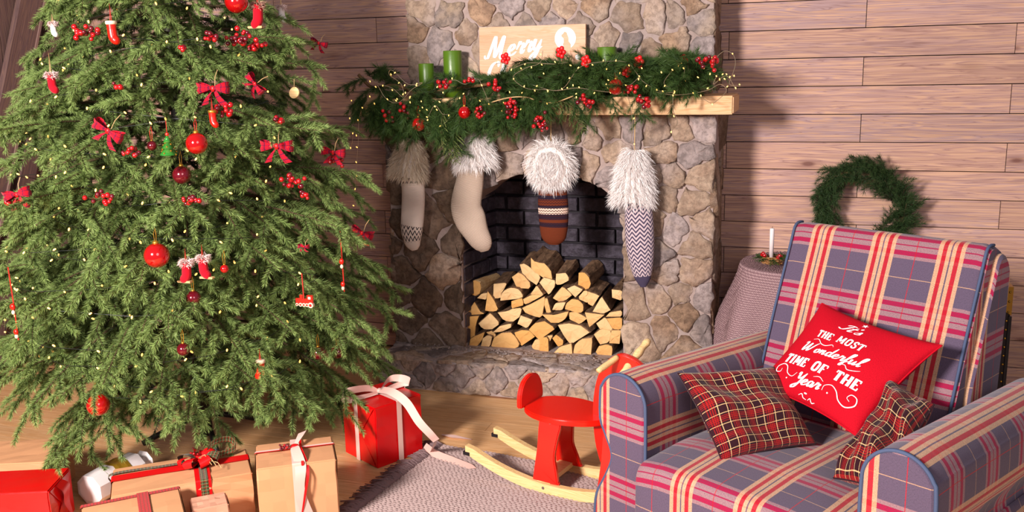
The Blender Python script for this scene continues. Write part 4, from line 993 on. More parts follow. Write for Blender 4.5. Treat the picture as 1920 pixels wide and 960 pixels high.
M['s_grey'] = nordic('grey_nordic_knit', sRGB(206, 186, 190), None, sRGB(74, 66, 88), .030, .020, .020, .46, [(0, (1, 1, 1)), (.93, (0, 0, 0))], ln=.43, toe=.86)
def fur(mb, pts, nrmls, n, ln, grav=.6, wd=.0012, seed=0):
    r = np.random.default_rng(seed); i = r.integers(0, len(pts), n); p = pts[i] + r.normal(0, .002, (n, 3)); d = nrmls[i] + r.normal(0, .35, (n, 3)); d /= np.linalg.norm(d, axis=1)[:, None]
    L = ln * r.uniform(.55, 1.2, n)[:, None]; P = [p]
    for k in range(4):
        d = d + V(0, 0, -grav * .35) + r.normal(0, .12, (n, 3)); d /= np.linalg.norm(d, axis=1)[:, None]; P.append(P[-1] + d * L / 4)
    side = np.cross(d, r.normal(0, 1, (n, 3))); side /= np.linalg.norm(side, axis=1)[:, None]; rows = []
    for k in range(4): w = wd * (1, .9, .7, .4)[k]; rows += [P[k] + side * w, P[k] - side * w]
    rows.append(P[4]); v = np.stack(rows, 1).reshape(-1, 3); b = np.arange(n)[:, None] * 9
    q = np.concatenate([b + V(2 * k, 2 * k + 1, 2 * k + 3, 2 * k + 2).astype(int) for k in range(3)]); t = b + np.array([6, 7, 8])
    mb.add(v, q.tolist() + t.tolist())
def section_tube(C, hw, th, k=18):
    """C centre points in the XZ plane; elliptical sections hw wide, th deep"""
    tg = np.gradient(C, axis=0); tg /= np.linalg.norm(tg, axis=1)[:, None]; sd = np.stack([tg[:, 2], 0 * tg[:, 0], -tg[:, 0]], 1)
    a = np.linspace(0, 2 * math.pi, k + 1); P = C[:, None] + np.cos(a)[None, :, None] * (sd * hw[:, None])[:, None] + np.sin(a)[None, :, None] * V(0, -1, 0) * th[:, None][:, None]
    s = arc_len(C); per = 2 * math.pi * hw.max() * .8; uv = np.stack([np.broadcast_to(a / 6.283 * per, P.shape[:2]), np.broadcast_to(s[:, None], P.shape[:2])], 2)
    return P, uv
def stocking(label, cuff, leg, matn, fcol, Y=4.085, ln=.05, open_cuff=False, seed=1, nfur=5200, thick=.55):
    c0 = on_y(cuff[0][0], cuff[0][1], Y); root = thing('christmas_stocking', label, 'stocking', 'fur-topped stockings hanging from the mantel', loc=c0)
    def conv(l):
        q = smooth_path([(a, b, c) for a, b, c in l], 8); W3 = np.array([on_y(a, b, Y) for a, b, _ in q]); px = np.linalg.norm(on_y(1001, 400, Y) - on_y(1000, 400, Y)); return W3 - c0, q[:, 2] * px
    C, hw = conv(leg); P, uv = section_tube(C, hw, np.minimum(hw * thick, .036)); mb = MB().grid(P, uv)
    mb.add(P[-1][:-1], [tuple(range(P.shape[1] - 1))], uv[-1][:-1]); mb.build('foot', M[matn], root, True)
    f = MB()
    if open_cuff:
        cc, hh = conv(cuff); ctr = cc[0]; R = hh[0]; tt = np.linspace(0, 2 * math.pi, 60, endpoint=False)
        ring = np.array([ctr + V(math.cos(a) * R * .62, -.012, math.sin(a) * R * .72) for a in tt]); ring = np.concatenate([ring, ring[:1]])
        b = MB().tube(ring, R * .36, 8, False); b.build('cuff_hide', M['furback'], root, True); b.add([ctr + V(math.cos(a) * R * .7, .004, math.sin(a) * R * .8) for a in tt], [tuple(range(60))])
        pts = np.concatenate(b.v[:1]); ctrs = np.repeat(ring, 8, axis=0); nn = pts - ctrs; nn /= np.linalg.norm(nn, axis=1)[:, None] + 1e-9
        fur(f, pts, nn, nfur + 1500, ln, .8, seed=seed)
        MB().add([ctr + V(math.cos(a) * R * .55, -.006, math.sin(a) * R * .7) for a in tt], [tuple(range(60))]).build('lining', M['s_grey'], root)
    else:
        C, hw = conv(cuff); P, uv = section_tube(C, hw * .8, np.minimum(hw * .55, .045)); MB().grid(P).build('cuff_hide', M['furback'], root, True)
        pts = P.reshape(-1, 3); nn = (P - C[:, None]); nn = nn / (np.linalg.norm(nn, axis=2)[:, :, None] + 1e-9); nn = nn.reshape(-1, 3)
        keep = nn[:, 1] < .5; fur(f, pts[keep], nn[keep], nfur, ln, 1.0, seed=seed)
    f.build('fur_cuff', M[fcol], root)
    top = C[0] if not open_cuff else ctr + V(0, 0, R)
    MB().tube([top + V(0, .0, -.01), top + V(0, -.004, .03), top + V(.002, -.004, max(.04, 1.312 - (c0 + top)[2] + .004))], .002, 5).build('hanging_loop', M['cordtan'], root)
    return root
stocking('narrow white stocking with black pattern and cream fur cuff, furthest left on the fireplace', [(772, 262, 12), (770, 285, 26), (766, 310, 33), (764, 330, 34)], [(772, 322, 23), (775, 360, 23), (774, 400, 23), (772, 430, 22), (773, 450, 18), (776, 462, 13), (778, 469, 6)], 's_white', 'furcream', seed=1, ln=.05)
stocking('wide cream knitted stocking with white fur cuff and toe pointing right', [(885, 242, 12), (888, 265, 28), (890, 290, 36), (893, 312, 36)], [(885, 305, 24), (880, 345, 27), (874, 385, 30), (882, 412, 31), (893, 436, 25), (903, 454, 21), (907, 464, 16), (909, 471, 8)], 'knitcream', 'furwhite', seed=2, ln=.055)
stocking('short brown and navy striped stocking with a round white fur opening', [(1034, 310, 35), (1034, 312, 35)], [(1036, 355, 26), (1037, 385, 28), (1038, 415, 27), (1038, 440, 24), (1038, 451, 19), (1038, 458, 10)], 's_brown', 'furwhite', seed=3, ln=.055, open_cuff=True, nfur=5000)
stocking('long grey patterned stocking with white fur cuff on the right pillar', [(1190, 282, 12), (1189, 310, 24), (1188, 345, 32), (1186, 378, 34)], [(1196, 365, 22), (1198, 410, 25), (1200, 460, 25), (1203, 500, 20), (1205, 522, 14), (1206, 538, 5)], 's_grey', 'furwhite', seed=4, ln=.055)

# ------------------------------------------------------------------ small builders
def berries(P, n, spread, label, group=None, stretch=(1, .5, .8), r=.0075, dark=.3, root=None, cat='berries', hang=0, name='berry_spray', leaf=0):
    P = np.asarray(P, float); root = root or thing(name, label, cat, group, loc=P)
    base = V(0, .02, spread * .6 if hang else 0); 
    ms = [BERRY[0], BERRY[1]]; st = MB()
    for i in range(n):
        q = rng.normal(0, 1, 3); q /= np.linalg.norm(q); q *= rng.uniform(.35, 1.0); q = q * np.array(stretch) * spread; q[1] -= .01
        o = obj('berry', ms[1 if random.random() < dark else 0], root, q); s = r * random.uniform(.8, 1.2); o.scale = (s, s, s)
        st.tube([base, (base + q) / 2 + V(0, .004, -.003), q], .0011, 4, False)
    st.build('stem', M['twig'], root)
    for k in range(leaf):
        o = obj('fir_tip', SP[k % 4], root, (0, .01, 0)); o.rotation_euler = (0, random.uniform(-1, 1), random.uniform(-3, 3)); o.scale = (.3,) * 3
    return root
BERRY = [MB().ball((0, 0, 0), 1, 12, 8).mesh('berry', M['berry'], True), MB().ball((0, 0, 0), 1, 12, 8).mesh('berry_dark', M['berrydark'], True)]
def bauble(P, r, label, mat='ballred', cap='gold', cordm='cord', cl=.05, group=None):
    root = thing('bauble', label, 'bauble', group, loc=P)
    MB().ball((0, 0, 0), r, 28, 18).build('ball', M[mat], root, True)
    MB().lathe([(r * .22, r * .95), (r * .24, r * 1.0), (r * .22, r * 1.16), (r * .08, r * 1.2)], k=12).build('cap', M[cap], root, True)
    MB().tube([(-.003, 0, r * 1.15), (-.005, 0, r + cl * .6), (0, 0.004, r + cl), (.005, 0, r + cl * .6), (.003, 0, r * 1.15)], .0012, 4).build('hanging_cord', M[cordm], root)
    return root
def ribbon3(pts, w, side, mb=None, uvs=1.0, th=.0006):
    """flat ribbon along pts; side: width directions (one vector or list)"""
    p = smooth_path(pts, 7) if len(pts) > 2 else np.array(pts); n = len(p); side = np.asarray(side, float)
    sd = np.broadcast_to(side, (n, 3)) if side.ndim == 1 else np.stack([np.interp(np.linspace(0, 1, n), np.linspace(0, 1, len(side)), side[:, k]) for k in range(3)], 1)
    ww = np.broadcast_to(np.asarray(w, float), (n,)) if np.ndim(w) == 0 else np.interp(np.linspace(0, 1, n), np.linspace(0, 1, len(w)), w)
    sd = sd / np.linalg.norm(sd, axis=1)[:, None]; s = arc_len(p)
    G = np.stack([p - sd * ww[:, None] / 2, p, p + sd * ww[:, None] / 2], 1); uv = np.stack([np.stack([s, s * 0 + .001], 1), np.stack([s, ww / 2], 1), np.stack([s, ww], 1)], 1)
    nv = np.cross(np.gradient(p, axis=0), sd); nv /= np.linalg.norm(nv, axis=1)[:, None] + 1e-9
    G2 = G + nv[:, None] * th
    mb = mb or MB(); mb.grid(G, uv); mb.grid(G2, uv); return mb
def bow(P, s, label, mat='bowplaid', tilt=0, group=None, cord='cordtan', berry=False):
    root = thing('ribbon_bow', label, 'bow', group, loc=P, rot=(0, tilt, 0))
    for k in (-1, 1):
        # a gathered loop: fan from the knot out to a folded end and back
        n = 9; G = []; U = []
        for i in range(n):
            t = i / (n - 1); x = k * s * (.08 + .92 * math.sin(t * math.pi)) * (1); hgt = s * (.10 + .42 * math.sin(t * math.pi) ** .8); y = -.004 - s * .18 * math.cos(t * math.pi) * math.sin(t * math.pi) * 1.6 - (.012 if t < .5 else 0)
            G.append([(x, y + .004 * math.sin(j * 2.2 + i), s * .12 * k * 0 + .10 * s + hgt * (j / 4 - .5) * 1.3) for j in range(5)]); U.append([(t * s * 2, j / 4 * s * .8) for j in range(5)])
        MB().grid(np.array(G), np.array(U)).build('loop', M[mat], root, True)
        G = [[(k * s * (.05 + .62 * t) + k * (j / 3 - .5) * s * .34 * (.4 + t), -.006 - .01 * math.sin(t * 3), -s * .85 * t + (j / 3 - .5) * s * .10 * k) for j in range(4)] for t in np.linspace(0, 1, 6)]
        U = [[(t * s, j * .01) for j in range(4)] for t in np.linspace(0, 1, 6)]; MB().grid(np.array(G), np.array(U)).build('tail', M[mat], root, True)
    MB().ball((0, -.012, s * .06), s * .15, 10, 8, (.9, .7, 1.2)).build('knot', M[mat if mat != 'bowplaid' else 'redribbon'], root, True)
    MB().tube([(0, 0, s * .1), (0, .006, s * .7), (.003, .02, s * 1.1)], .0012, 4).build('hanging_cord', M[cord], root)
    return root
def boot_shape(s):   # profile blob along a bent path, toe to +x
    return np.array([(0, 0, .55 * s), (0, 0, .25 * s), (.01 * s, 0, .0), (.05 * s, 0, -.30 * s), (.22 * s, 0, -.48 * s), (.42 * s, 0, -.52 * s)])
def boot(P, s, label, mat='reddecor', cuffm='cream', fluffy=None, flip=1, tilt=0, name='boot_ornament', sole=None, cl=.05, cordm='cord'):
    root = thing(name, label, 'ornament', None, loc=P, rot=(0, tilt, 0))
    p = smooth_path(boot_shape(s) * V(flip, 1, 1), 5); n = len(p); MB().tube(p, np.interp(np.linspace(0, 1, n), [0, .3, .55, .8, .95, 1], [.28 * s, .26 * s, .27 * s, .26 * s, .21 * s, .07 * s]), 12, upv=(0, 1, 0)).build('boot_body', M[mat], root, True)
    if fluffy:
        f = MB(); pts = np.array([(math.cos(a) * .22 * s, math.sin(a) * .22 * s, z) for a in np.linspace(0, 6.28, 16) for z in (.40 * s, .52 * s, .62 * s)]); nn = pts * V(1, 1, 0) / (.22 * s); fur(f, pts, nn, 420, .30 * s, .3, .0012, 5)
        f.build('fluffy_cuff', M[fluffy], root)
    else: MB().lathe([(.28 * s, .42 * s), (.33 * s, .47 * s), (.33 * s, .60 * s), (.28 * s, .64 * s)], k=14).build('cuff', M[cuffm], root, True)
    if sole:
        MB().prism([(-.24 * s, -.70 * s), (.60 * s, -.70 * s), (.66 * s, -.62 * s), (.60 * s, -.58 * s), (-.24 * s, -.58 * s)], V(0, -.12 * s, 0), V(flip, 0, 0), Z_, Y_, .24 * s).build('sole', M[sole], root)
    MB().tube([(-.003, 0, .6 * s), (-.002, .003, .6 * s + cl), (.003, 0, .6 * s)], .0014, 4).build('hanging_cord', M[cordm], root)
    return root

# ------------------------------------------------------------------ things on and before the mantel
def candle(x, y0, y1, w, Y, label, z0=1.391):
    top = on_y(x, y0, Y); r = np.linalg.norm(on_y(x + w, y0, Y) - on_y(x, y0, Y)) / 2; h = top[2] - z0
    root = thing('pillar_candle', label, 'candle', 'green pillar candles on the mantel', loc=(top[0], Y, z0))
    MB().lathe([(r, 0), (r, h * .5), (r, h - .003), (r * .96, h), (r * .7, h - .004), (r * .2, h - .008)], k=28).build('wax', M['greenwax'], root, True)
    MB().tube([(0, 0, h - .01), (.001, 0, h + .002)], .001, 4).build('wick', M['black'], root)
candle(848, 95, 140, 33, 4.21, 'tall green pillar candle standing left of the wooden sign')
candle(799, 119, 150, 27, 4.17, 'short green pillar candle at the left end of the mantel')
candle(1138, 88, 120, 36, 4.22, 'green pillar candle standing right of the wooden sign')
# sign
a_, b_ = on_y(897, 53, 4.235), on_y(1097, 46, 4.235); sw = b_[0] - a_[0]; sh = a_[2] - 1.392 + .004
sg = thing('wooden_sign', 'pale pine board sign lettered in white script leaning on the chimney stones', 'sign', loc=((a_[0] + b_[0]) / 2, 4.235, 1.392)); sg.rotation_euler = (-.03, 0, 0)
MB().box((0, .009, sh / 2), (sw, .018, sh)).build('board', M['signwood'], sg)
pxm = sw / 200.0
def smap(x, y, z=0): return V((x - 100) * pxm, -.0012 - z, sh - y * pxm)
def smap2(x, y, z=0): return smap(x, -y, z)
t = MB()
for k, (ch, x, y) in enumerate((('M', 12, -57), ('e', 53, -51), ('r', 70, -48), ('r', 85, -45.5), ('y', 100, -43))):
    write_script(t, ch, x, y, 40, 6.0, smap2, 1.0 if ch == 'M' else 1.05, .22)
    x += 0
write_script(t, 'Christmas', 12, -98, 36, 6.5, smap2, 1.05, .2)
# moon disc with a small figure cut out of it (left in wood colour)
k = 40; cx, cy, r = 163, -24, 19.5
v = [smap2(cx + r * math.cos(2 * math.pi * i / k), cy + r * math.sin(2 * math.pi * i / k)) for i in range(k)]
cut = [(-3, -19), (-4, -10), (-2.5, -6), (-3, 0), (-6.5, 3), (-7, 6), (-4, 8), (-1, 12), (2.5, 10), (4, 6), (6, 1), (6, -5), (10, -10), (10.5, -17)]
out = [smap2(cx + a, cy + b) for a, b in cut]
i0, i1 = int(k * (1 - math.atan2(17, 10.5) / 6.283)) + 1, int(k * (1 - math.atan2(19, -3) / 6.283))
ring_ = [v[(i0 + i) % k] for i in range(k - (i0 - i1))]
poly = ring_ + out; MB().add(poly, [tuple(range(len(poly)))]).build('moon_emblem', M['white'], sg)
t.build('white_lettering', M['white'], sg)
t = MB(); disc(t, 186, -57, 5, smap2); t.build('white_dot', M['white'], sg)
for x, y, nm, r in ((785, 233, 'orange-red bauble hanging at the left end of the garland', 13.5), (871, 211, 'red pomegranate-like bauble in the middle left of the garland', 12), (1155, 163, 'large red bauble on the front of the mantel garland', 14)):
    bauble(on_y(x, y, 3.90), r * .00235, nm, 'ballred')
GB = [(728, 222, 9, .05, 'dark red berry spray at the left end of the garland'), (760, 205, 9, .045, 'berry spray beside the left bauble of the garland'), (832, 158, 14, .045, 'red berry spray in front of the tall green candle'),
      (900, 212, 14, .04, 'dense red berry cluster hanging right of the middle left bauble'), (960, 205, 22, .05, 'raspberry-like berry cluster hanging below the sign'), (1018, 228, 20, .06, 'long dangling red berry cluster below the mantel'),
      (930, 160, 9, .04, 'small red berry spray below the left edge of the sign'), (1100, 190, 14, .05, 'pinkish red berry spray low on the mantel front'), (1185, 170, 8, .035, 'berries just right of the large mantel bauble'), (1205, 188, 14, .045, 'dark red berry spray over the bare right part of the mantel'),
      (1330, 118, 20, .05, 'shiny red berry spray at the right end of the garland'), (882, 150, 5, .03, 'few red berries between tall candle and sign')]
for x, y, n, sp_, lb in GB: berries(on_y(x, y, 3.895), n, sp_, lb, 'berry sprays tucked in the garland', r=.0088, dark=.25, stretch=(.7, .4, 1.0) if y > 200 else (1, .4, .7))
for x, y, lb in ((1052, 98, 'red felt flower standing up before the right part of the sign'), (1099, 115, 'fuzzy red flower at the right foot of the sign'), (1198, 116, 'red flower near the green fir tip'), (1175, 133, 'red flower above the large mantel bauble'), (948, 110, 'red flower covering the second line of the sign'), (1280, 114, 'small red flower toward the right end of the garland')):
    P = on_y(x, y, 3.96); root = thing('felt_flower', lb, 'flower', 'red felt flowers in the garland', loc=P); f = MB()
    for k in range(5):
        a = k * 1.257; f.ball((.013 * math.cos(a), -.004, .017 * math.sin(a)), .011, 8, 6, (1, .5, 1))
    f.ball((0, -.008, 0), .009, 8, 6); f.build('petals', M['redribbon'], root, True); MB().tube([(0, 0, 0), (0, .02, -.05)], .0015, 4).build('stem', M['twig'], root)
def woodslice(P, r, lb):
    root = thing('wood_slice', lb, 'ornament', None, loc=P); MB().lathe([(r, -.003), (r, .003)], k=16, ax=np.array([[1, 0, 0], [0, .25, 1], [0, 1, -.2]]).T).build('slice', M['rocker'], root); MB().tube([(0, 0, r * .8), (0, .004, r + .03)], .001, 4).build('hanging_cord', M['cordtan'], root)
woodslice(on_y(689, 210, 3.95), .019, 'small round wood slice hanging at the left tip of the garland')

def lights(name, label, wires, nb, wm, br=.0032, bl=.008, extra=()):
    allp = np.concatenate(wires); c = allp.mean(0); root = thing(name, label, 'string lights', loc=c); me = MB().ball((0, 0, 0), 1, 8, 6, (1, 1, 1.9)).mesh('bulb', M['bulb'], True)
    for w in wires: MB().tube(w - c, .0011, 4, True).build('wire', M[wm], root)
    n = 0
    lens = [arc_len(w)[-1] for w in wires]; tot = sum(lens)
    for w, L in zip(wires, lens):
        for t in np.linspace(0.02, .98, max(2, int(nb * L / tot))):
            s = arc_len(w); P = np.array([np.interp(t * L, s, w[:, k]) for k in range(3)]); off = rng.normal(0, .006, 3); off[1] = -abs(off[1]) - .002
            o = obj('bulb', me, root, P + off - c); o.scale = (br,) * 3; o.rotation_euler = (random.uniform(-1, 1), random.uniform(-1, 1), 0); n += 1
    for P in extra:
        o = obj('bulb', me, root, np.asarray(P) - c); o.scale = (br,) * 3; o.rotation_euler = (random.uniform(-1, 1), random.uniform(-1, 1), 0)
    return root
WR = [[(692,148),(712,158),(735,165),(756,182),(752,158),(730,140),(736,132),(765,158),(792,155),(772,168),(748,192),(725,186),(708,160)], [(697,175),(675,215),(672,260),(668,320),(664,385)], [(665,190),(658,215),(662,250),(658,280)], [(800,225),(815,198),(830,214),(846,216),(825,240)], [(820,165),(850,150),(872,158),(895,148),(905,165),(918,195)],
      [(1018,95),(1012,118),(985,128),(962,145),(985,165),(1020,168),(1055,166),(1085,128),(1120,117),(1172,116),(1192,135),(1205,152),(1235,170),(1265,172),(1288,148),(1290,115)], [(1000,160),(1040,170),(1080,165),(1120,170),(1148,172),(1180,160),(1200,143)], [(1228,172),(1262,178),(1300,175),(1330,168),(1350,158),(1362,170),(1345,188),(1332,193),(1310,178)], [(1338,112),(1358,96),(1374,102),(1379,118),(1374,138),(1368,158),(1388,162)], [(1345,140),(1338,158),(1362,142),(1380,168)],
      [(1285,115),(1280,150),(1262,165),(1245,155),(1262,130)], [(1175,172),(1182,200),(1186,235),(1183,268)], [(1262,175),(1262,205),(1270,230),(1255,250)], [(930,120),(945,118),(960,128),(990,118),(1040,120),(1075,115)]]
ext = []
for i in range(45):
    x = random.uniform(690, 1370); tp, bt = outl(x); ext.append(on_y(x, random.uniform(tp + 8, bt - 15), 3.91))
lights('fairy_lights', 'silver wire fairy lights looped over the mantel garland', [smooth_path([on_y(x, y, 3.90 + .01 * (k % 3) - (.0)) for x, y in w], 6) for k, w in enumerate(WR)], 100, 'wire', extra=ext, br=.0025)
tl = []
for k in range(3):
    w = []
    for t in np.linspace(0, 1, 90):
        z = .40 + 1.67 * t; a = -math.pi / 2 + 1.35 * math.sin(t * 26 + k * 2.1); r = trad(z) * (.80 + .12 * math.sin(t * 60 + k)); w.append((TX + r * math.cos(a), TY + r * math.sin(a), z))
    tl.append(np.array(w))
lights('tree_lights', 'dark cord of tiny warm lights wound through the Christmas tree', tl, 230, 'wiredark', br=.0034)

# ------------------------------------------------------------------ ornaments on the tree
def T(x, y, k=1.02): return tree_at(x, y, k)
def pr(P, px): return px * np.linalg.norm(P - CAM) / 1830.
for x, y, r, m, lb in ((443, 3, 21, 'ballred', 'large red bauble at the top edge of the tree'), (369, 269, 20, 'ballred', 'shiny red bauble beside the small glass tree ornament'), (294, 479, 23, 'ballred', 'biggest red bauble in the left middle of the tree'), (363, 559, 14, 'balldark', 'dark pink bauble under the pair of skates'),
      (341, 328, 17, 'balldark', 'dark bauble half hidden above the berry cluster'), (285, 273, 9, 'balldark', 'tiny dark bauble left of the glass tree ornament'), (184, 759, 20, 'ballred', 'red bauble hanging low under the left branches'), (633, 660, 13, 'balldark', 'dark red bauble low on the right of the tree, right of its twin'), (597, 662, 13, 'balldark', 'dark red bauble low on the right of the tree, left of its twin'), (344, 655, 12, 'balldark', 'dark red bauble deep in the lower middle of the tree'), (421, 504, 8, 'ballred', 'tiny red bauble right of the skates')):
    P = T(x, y, .88 if 'dark' in m else (.9 if y == 759 else 1.05)); bauble(P, pr(P, r), lb, m, cordm='cord' if y < 300 else 'gold')
BW = [(403, 168, 26, 0, 'plaid bow high in the middle of the tree'), (206, 247, 25, .5, 'tilted plaid bow on the upper left of the tree'), (522, 276, 27, 0, 'plaid bow on the right with long loops above the berries'), (627, 287, 20, .1, 'plaid bow at the right edge of the tree'), (37, 366, 22, -.2, 'plaid bow at the far left edge of the tree'), (681, 437, 19, .3, 'dark plaid bow on the lower right edge of the tree'), (480, 158, 18, .9, 'partly hidden plaid bow right of the top middle bow'), (600, 82, 14, .3, 'small dark bow near the wall at upper right'), (572, 462, 9, 0, 'tiny plaid bow deep in the right of the tree')]
for x, y, s, tl_, lb in BW: P = T(x, y, 1.06); bow(P, pr(P, s) * 1.25, lb, tilt=tl_)
BS = [(165, 58, 16, 30, 'red berry spray at upper left beside the red boot'), (400, 70, 12, 18, 'left part of the red berry row at the top of the tree'), (455, 72, 26, 34, 'big dense red berry bunch near the top of the tree'), (485, 88, 14, 22, 'right end of the red berry row near the top'), (250, 282, 12, 24, 'red berry spray with green tips left of the bauble'), (190, 372, 13, 32, 'red berry spray with pale leaves on the left side'),
      (362, 375, 13, 20, 'round red berry cluster in the centre of the tree'), (552, 340, 20, 28, 'slanting red berry cluster below the right bow'), (525, 226, 9, 22, 'red berries on a tan stem right of centre'), (420, 205, 14, 25, 'berries under the top middle bow'), (28, 378, 5, 16, 'three red berries under the far left bow'), (222, 162, 4, 14, 'small red berries on the upper left'), (345, 92, 5, 12, 'few red berries left of the top row'), (635, 300, 9, 22, 'dark berries at the right edge bow'), (575, 365, 6, 16, 'dark red berries trailing below the slanting cluster')]
for x, y, n, sp_, lb in BS: P = T(x, y, 1.04); berries(P, n, pr(P, sp_) * 1.0, lb, 'berry sprays on the tree', r=pr(P, 4.4), stretch=(1, .4, .55), leaf=2 if n in (12, 13) else 0)
P = T(210, 60, 1.05); boot(P, pr(P, 30), 'glossy red boot ornament on the upper left', cl=.06)
P = T(489, 692, 1.05); boot(P, pr(P, 28), 'red boot ornament with green trimmed cuff low on the tree', flip=-1, cl=.04)
P = T(399, 222, 1.06); boot(P, pr(P, 24), 'small red stocking ornament with gold wreath right of the bauble', cuffm='gold', cl=.05)
P = T(350, 508, 1.05); boot(P, pr(P, 32), 'plaid skate ornament with fleece cuff, left of a pair', 'bowplaid', fluffy='furpink', sole='cordtan', flip=-1, cl=.04)
P = T(381, 500, 1.05); boot(P, pr(P, 32), 'dark plaid skate ornament with fleece cuff, right of a pair', 'bowplaid', fluffy='furpink', sole='cordtan', cl=.04)
P = T(484, 28, 1.05); boot(P, pr(P, 34), 'plaid skate ornament with brown fleece at the top of the tree', 'bowplaid', fluffy='furbrown', sole='cordtan', flip=-1, cl=.03)
P = T(528, 26, 1.0); boot(P, pr(P, 22), 'pale fluffy boot ornament at the top right of the tree', 'furback', fluffy='furpink', cl=.03, cordm='cordtan')
P = T(97, 155, 1.0); boot(P, pr(P, 26), 'boot ornament with pale fleece top at the left edge of the tree', 'bowplaid', fluffy='furpink', cl=.07, cordm='cordtan')
P = T(100, 55, 1.0); boot(P, pr(P, 18), 'pale ornament boot at the upper left tip', 'furback', fluffy='furpink', cl=.03, cordm='cordtan')
# glass tree
P = T(315, 272, 1.06); s = pr(P, 17); root = thing('glass_tree_ornament', 'small green glass fir tree ornament with gold dots', 'ornament', loc=P)
MB().lathe([(.85 * s, -1.1 * s), (.95 * s, -1.0 * s), (.45 * s, -.35 * s), (.7 * s, -.35 * s), (.3 * s, .3 * s), (.5 * s, .3 * s), (.05 * s, 1.1 * s)], k=14).build('glass_tree', M['gem'], root, True)
for k in range(22):
    a = k * 2.4; zz = -1.0 + k * .085; MB().ball((math.cos(a) * s * (.9 - .42 * (zz + 1)), math.sin(a) * s * (.9 - .42 * (zz + 1)), zz * s), s * .10, 6, 4).build('gold_dot', M['gold'], root)
MB().ball((0, 0, 1.15 * s), s * .2, 8, 6).build('cap', M['reddecor'], root); MB().tube([(0, 0, 1.2 * s), (0, 0, 2.6 * s)], .0012, 4).build('hanging_cord', M['cord'], root)
# wooden train
P = T(570, 563, 1.06); s = pr(P, 18); root = thing('train_ornament', 'red wooden train ornament with cream wheels hanging on the right of the tree', 'ornament', loc=P)
MB().prism([(-1, -.5), (1, -.5), (1, .55), (.35, .55), (.35, .15), (-.2, .15), (-.2, .55), (-.5, .55), (-.5, .15), (-1, .15)], V(0, 0, 0), X_ * s, Z_ * s, Y_, .008).build('engine', M['reddecor'], root)
for x, r in ((-.85, .16), (-.42, .2), (-.02, .2), (.35, .2), (.78, .3)):
    MB().tube([(x * s, -.003, -.5 * s), (x * s, .010, -.5 * s)], r * s, 12).build('wheel', M['cream'], root); MB().tube([(x * s, -.004, -.5 * s), (x * s, -.002, -.5 * s)], r * s * .55, 12).build('hub', M['reddecor'], root)
MB().box((.68 * s, -.001, .28 * s), (.3 * s, .003, .26 * s)).build('window', M['cream'], root)
MB().tube([(0, 0, .1 * s), (-.003, .003, 2.9 * s)], .0022, 4).build('hanging_cord', M['cord'], root)
for x, y, lb in ((641, 490, 'red string with small wooden figures at the right edge of the tree'), (25, 575, 'red string with a small pale figure at the left edge of the tree')):
    P = T(x, y, 1.03); s = pr(P, 10); root = thing('string_ornament', lb, 'ornament', loc=P); MB().tube([(0, 0, 7 * s), (0, .003, 0), (.003, 0, -6 * s)], .0022, 5).build('string', M['cord'], root)
    for k, (dz, r) in enumerate(((0, .5), (-1.0, .35), (-4.5, .45), (-5.3, .35))): MB().ball((0, -.003, dz * s), r * s, 10, 8, (1, .8, 1.2)).build('figure_bead', M['cream' if k % 2 else 'reddecor'], root, True)
woodslice(T(552, 174, 1.0), .021, 'pale round wood slice on the upper right of the tree')
MB_ = None

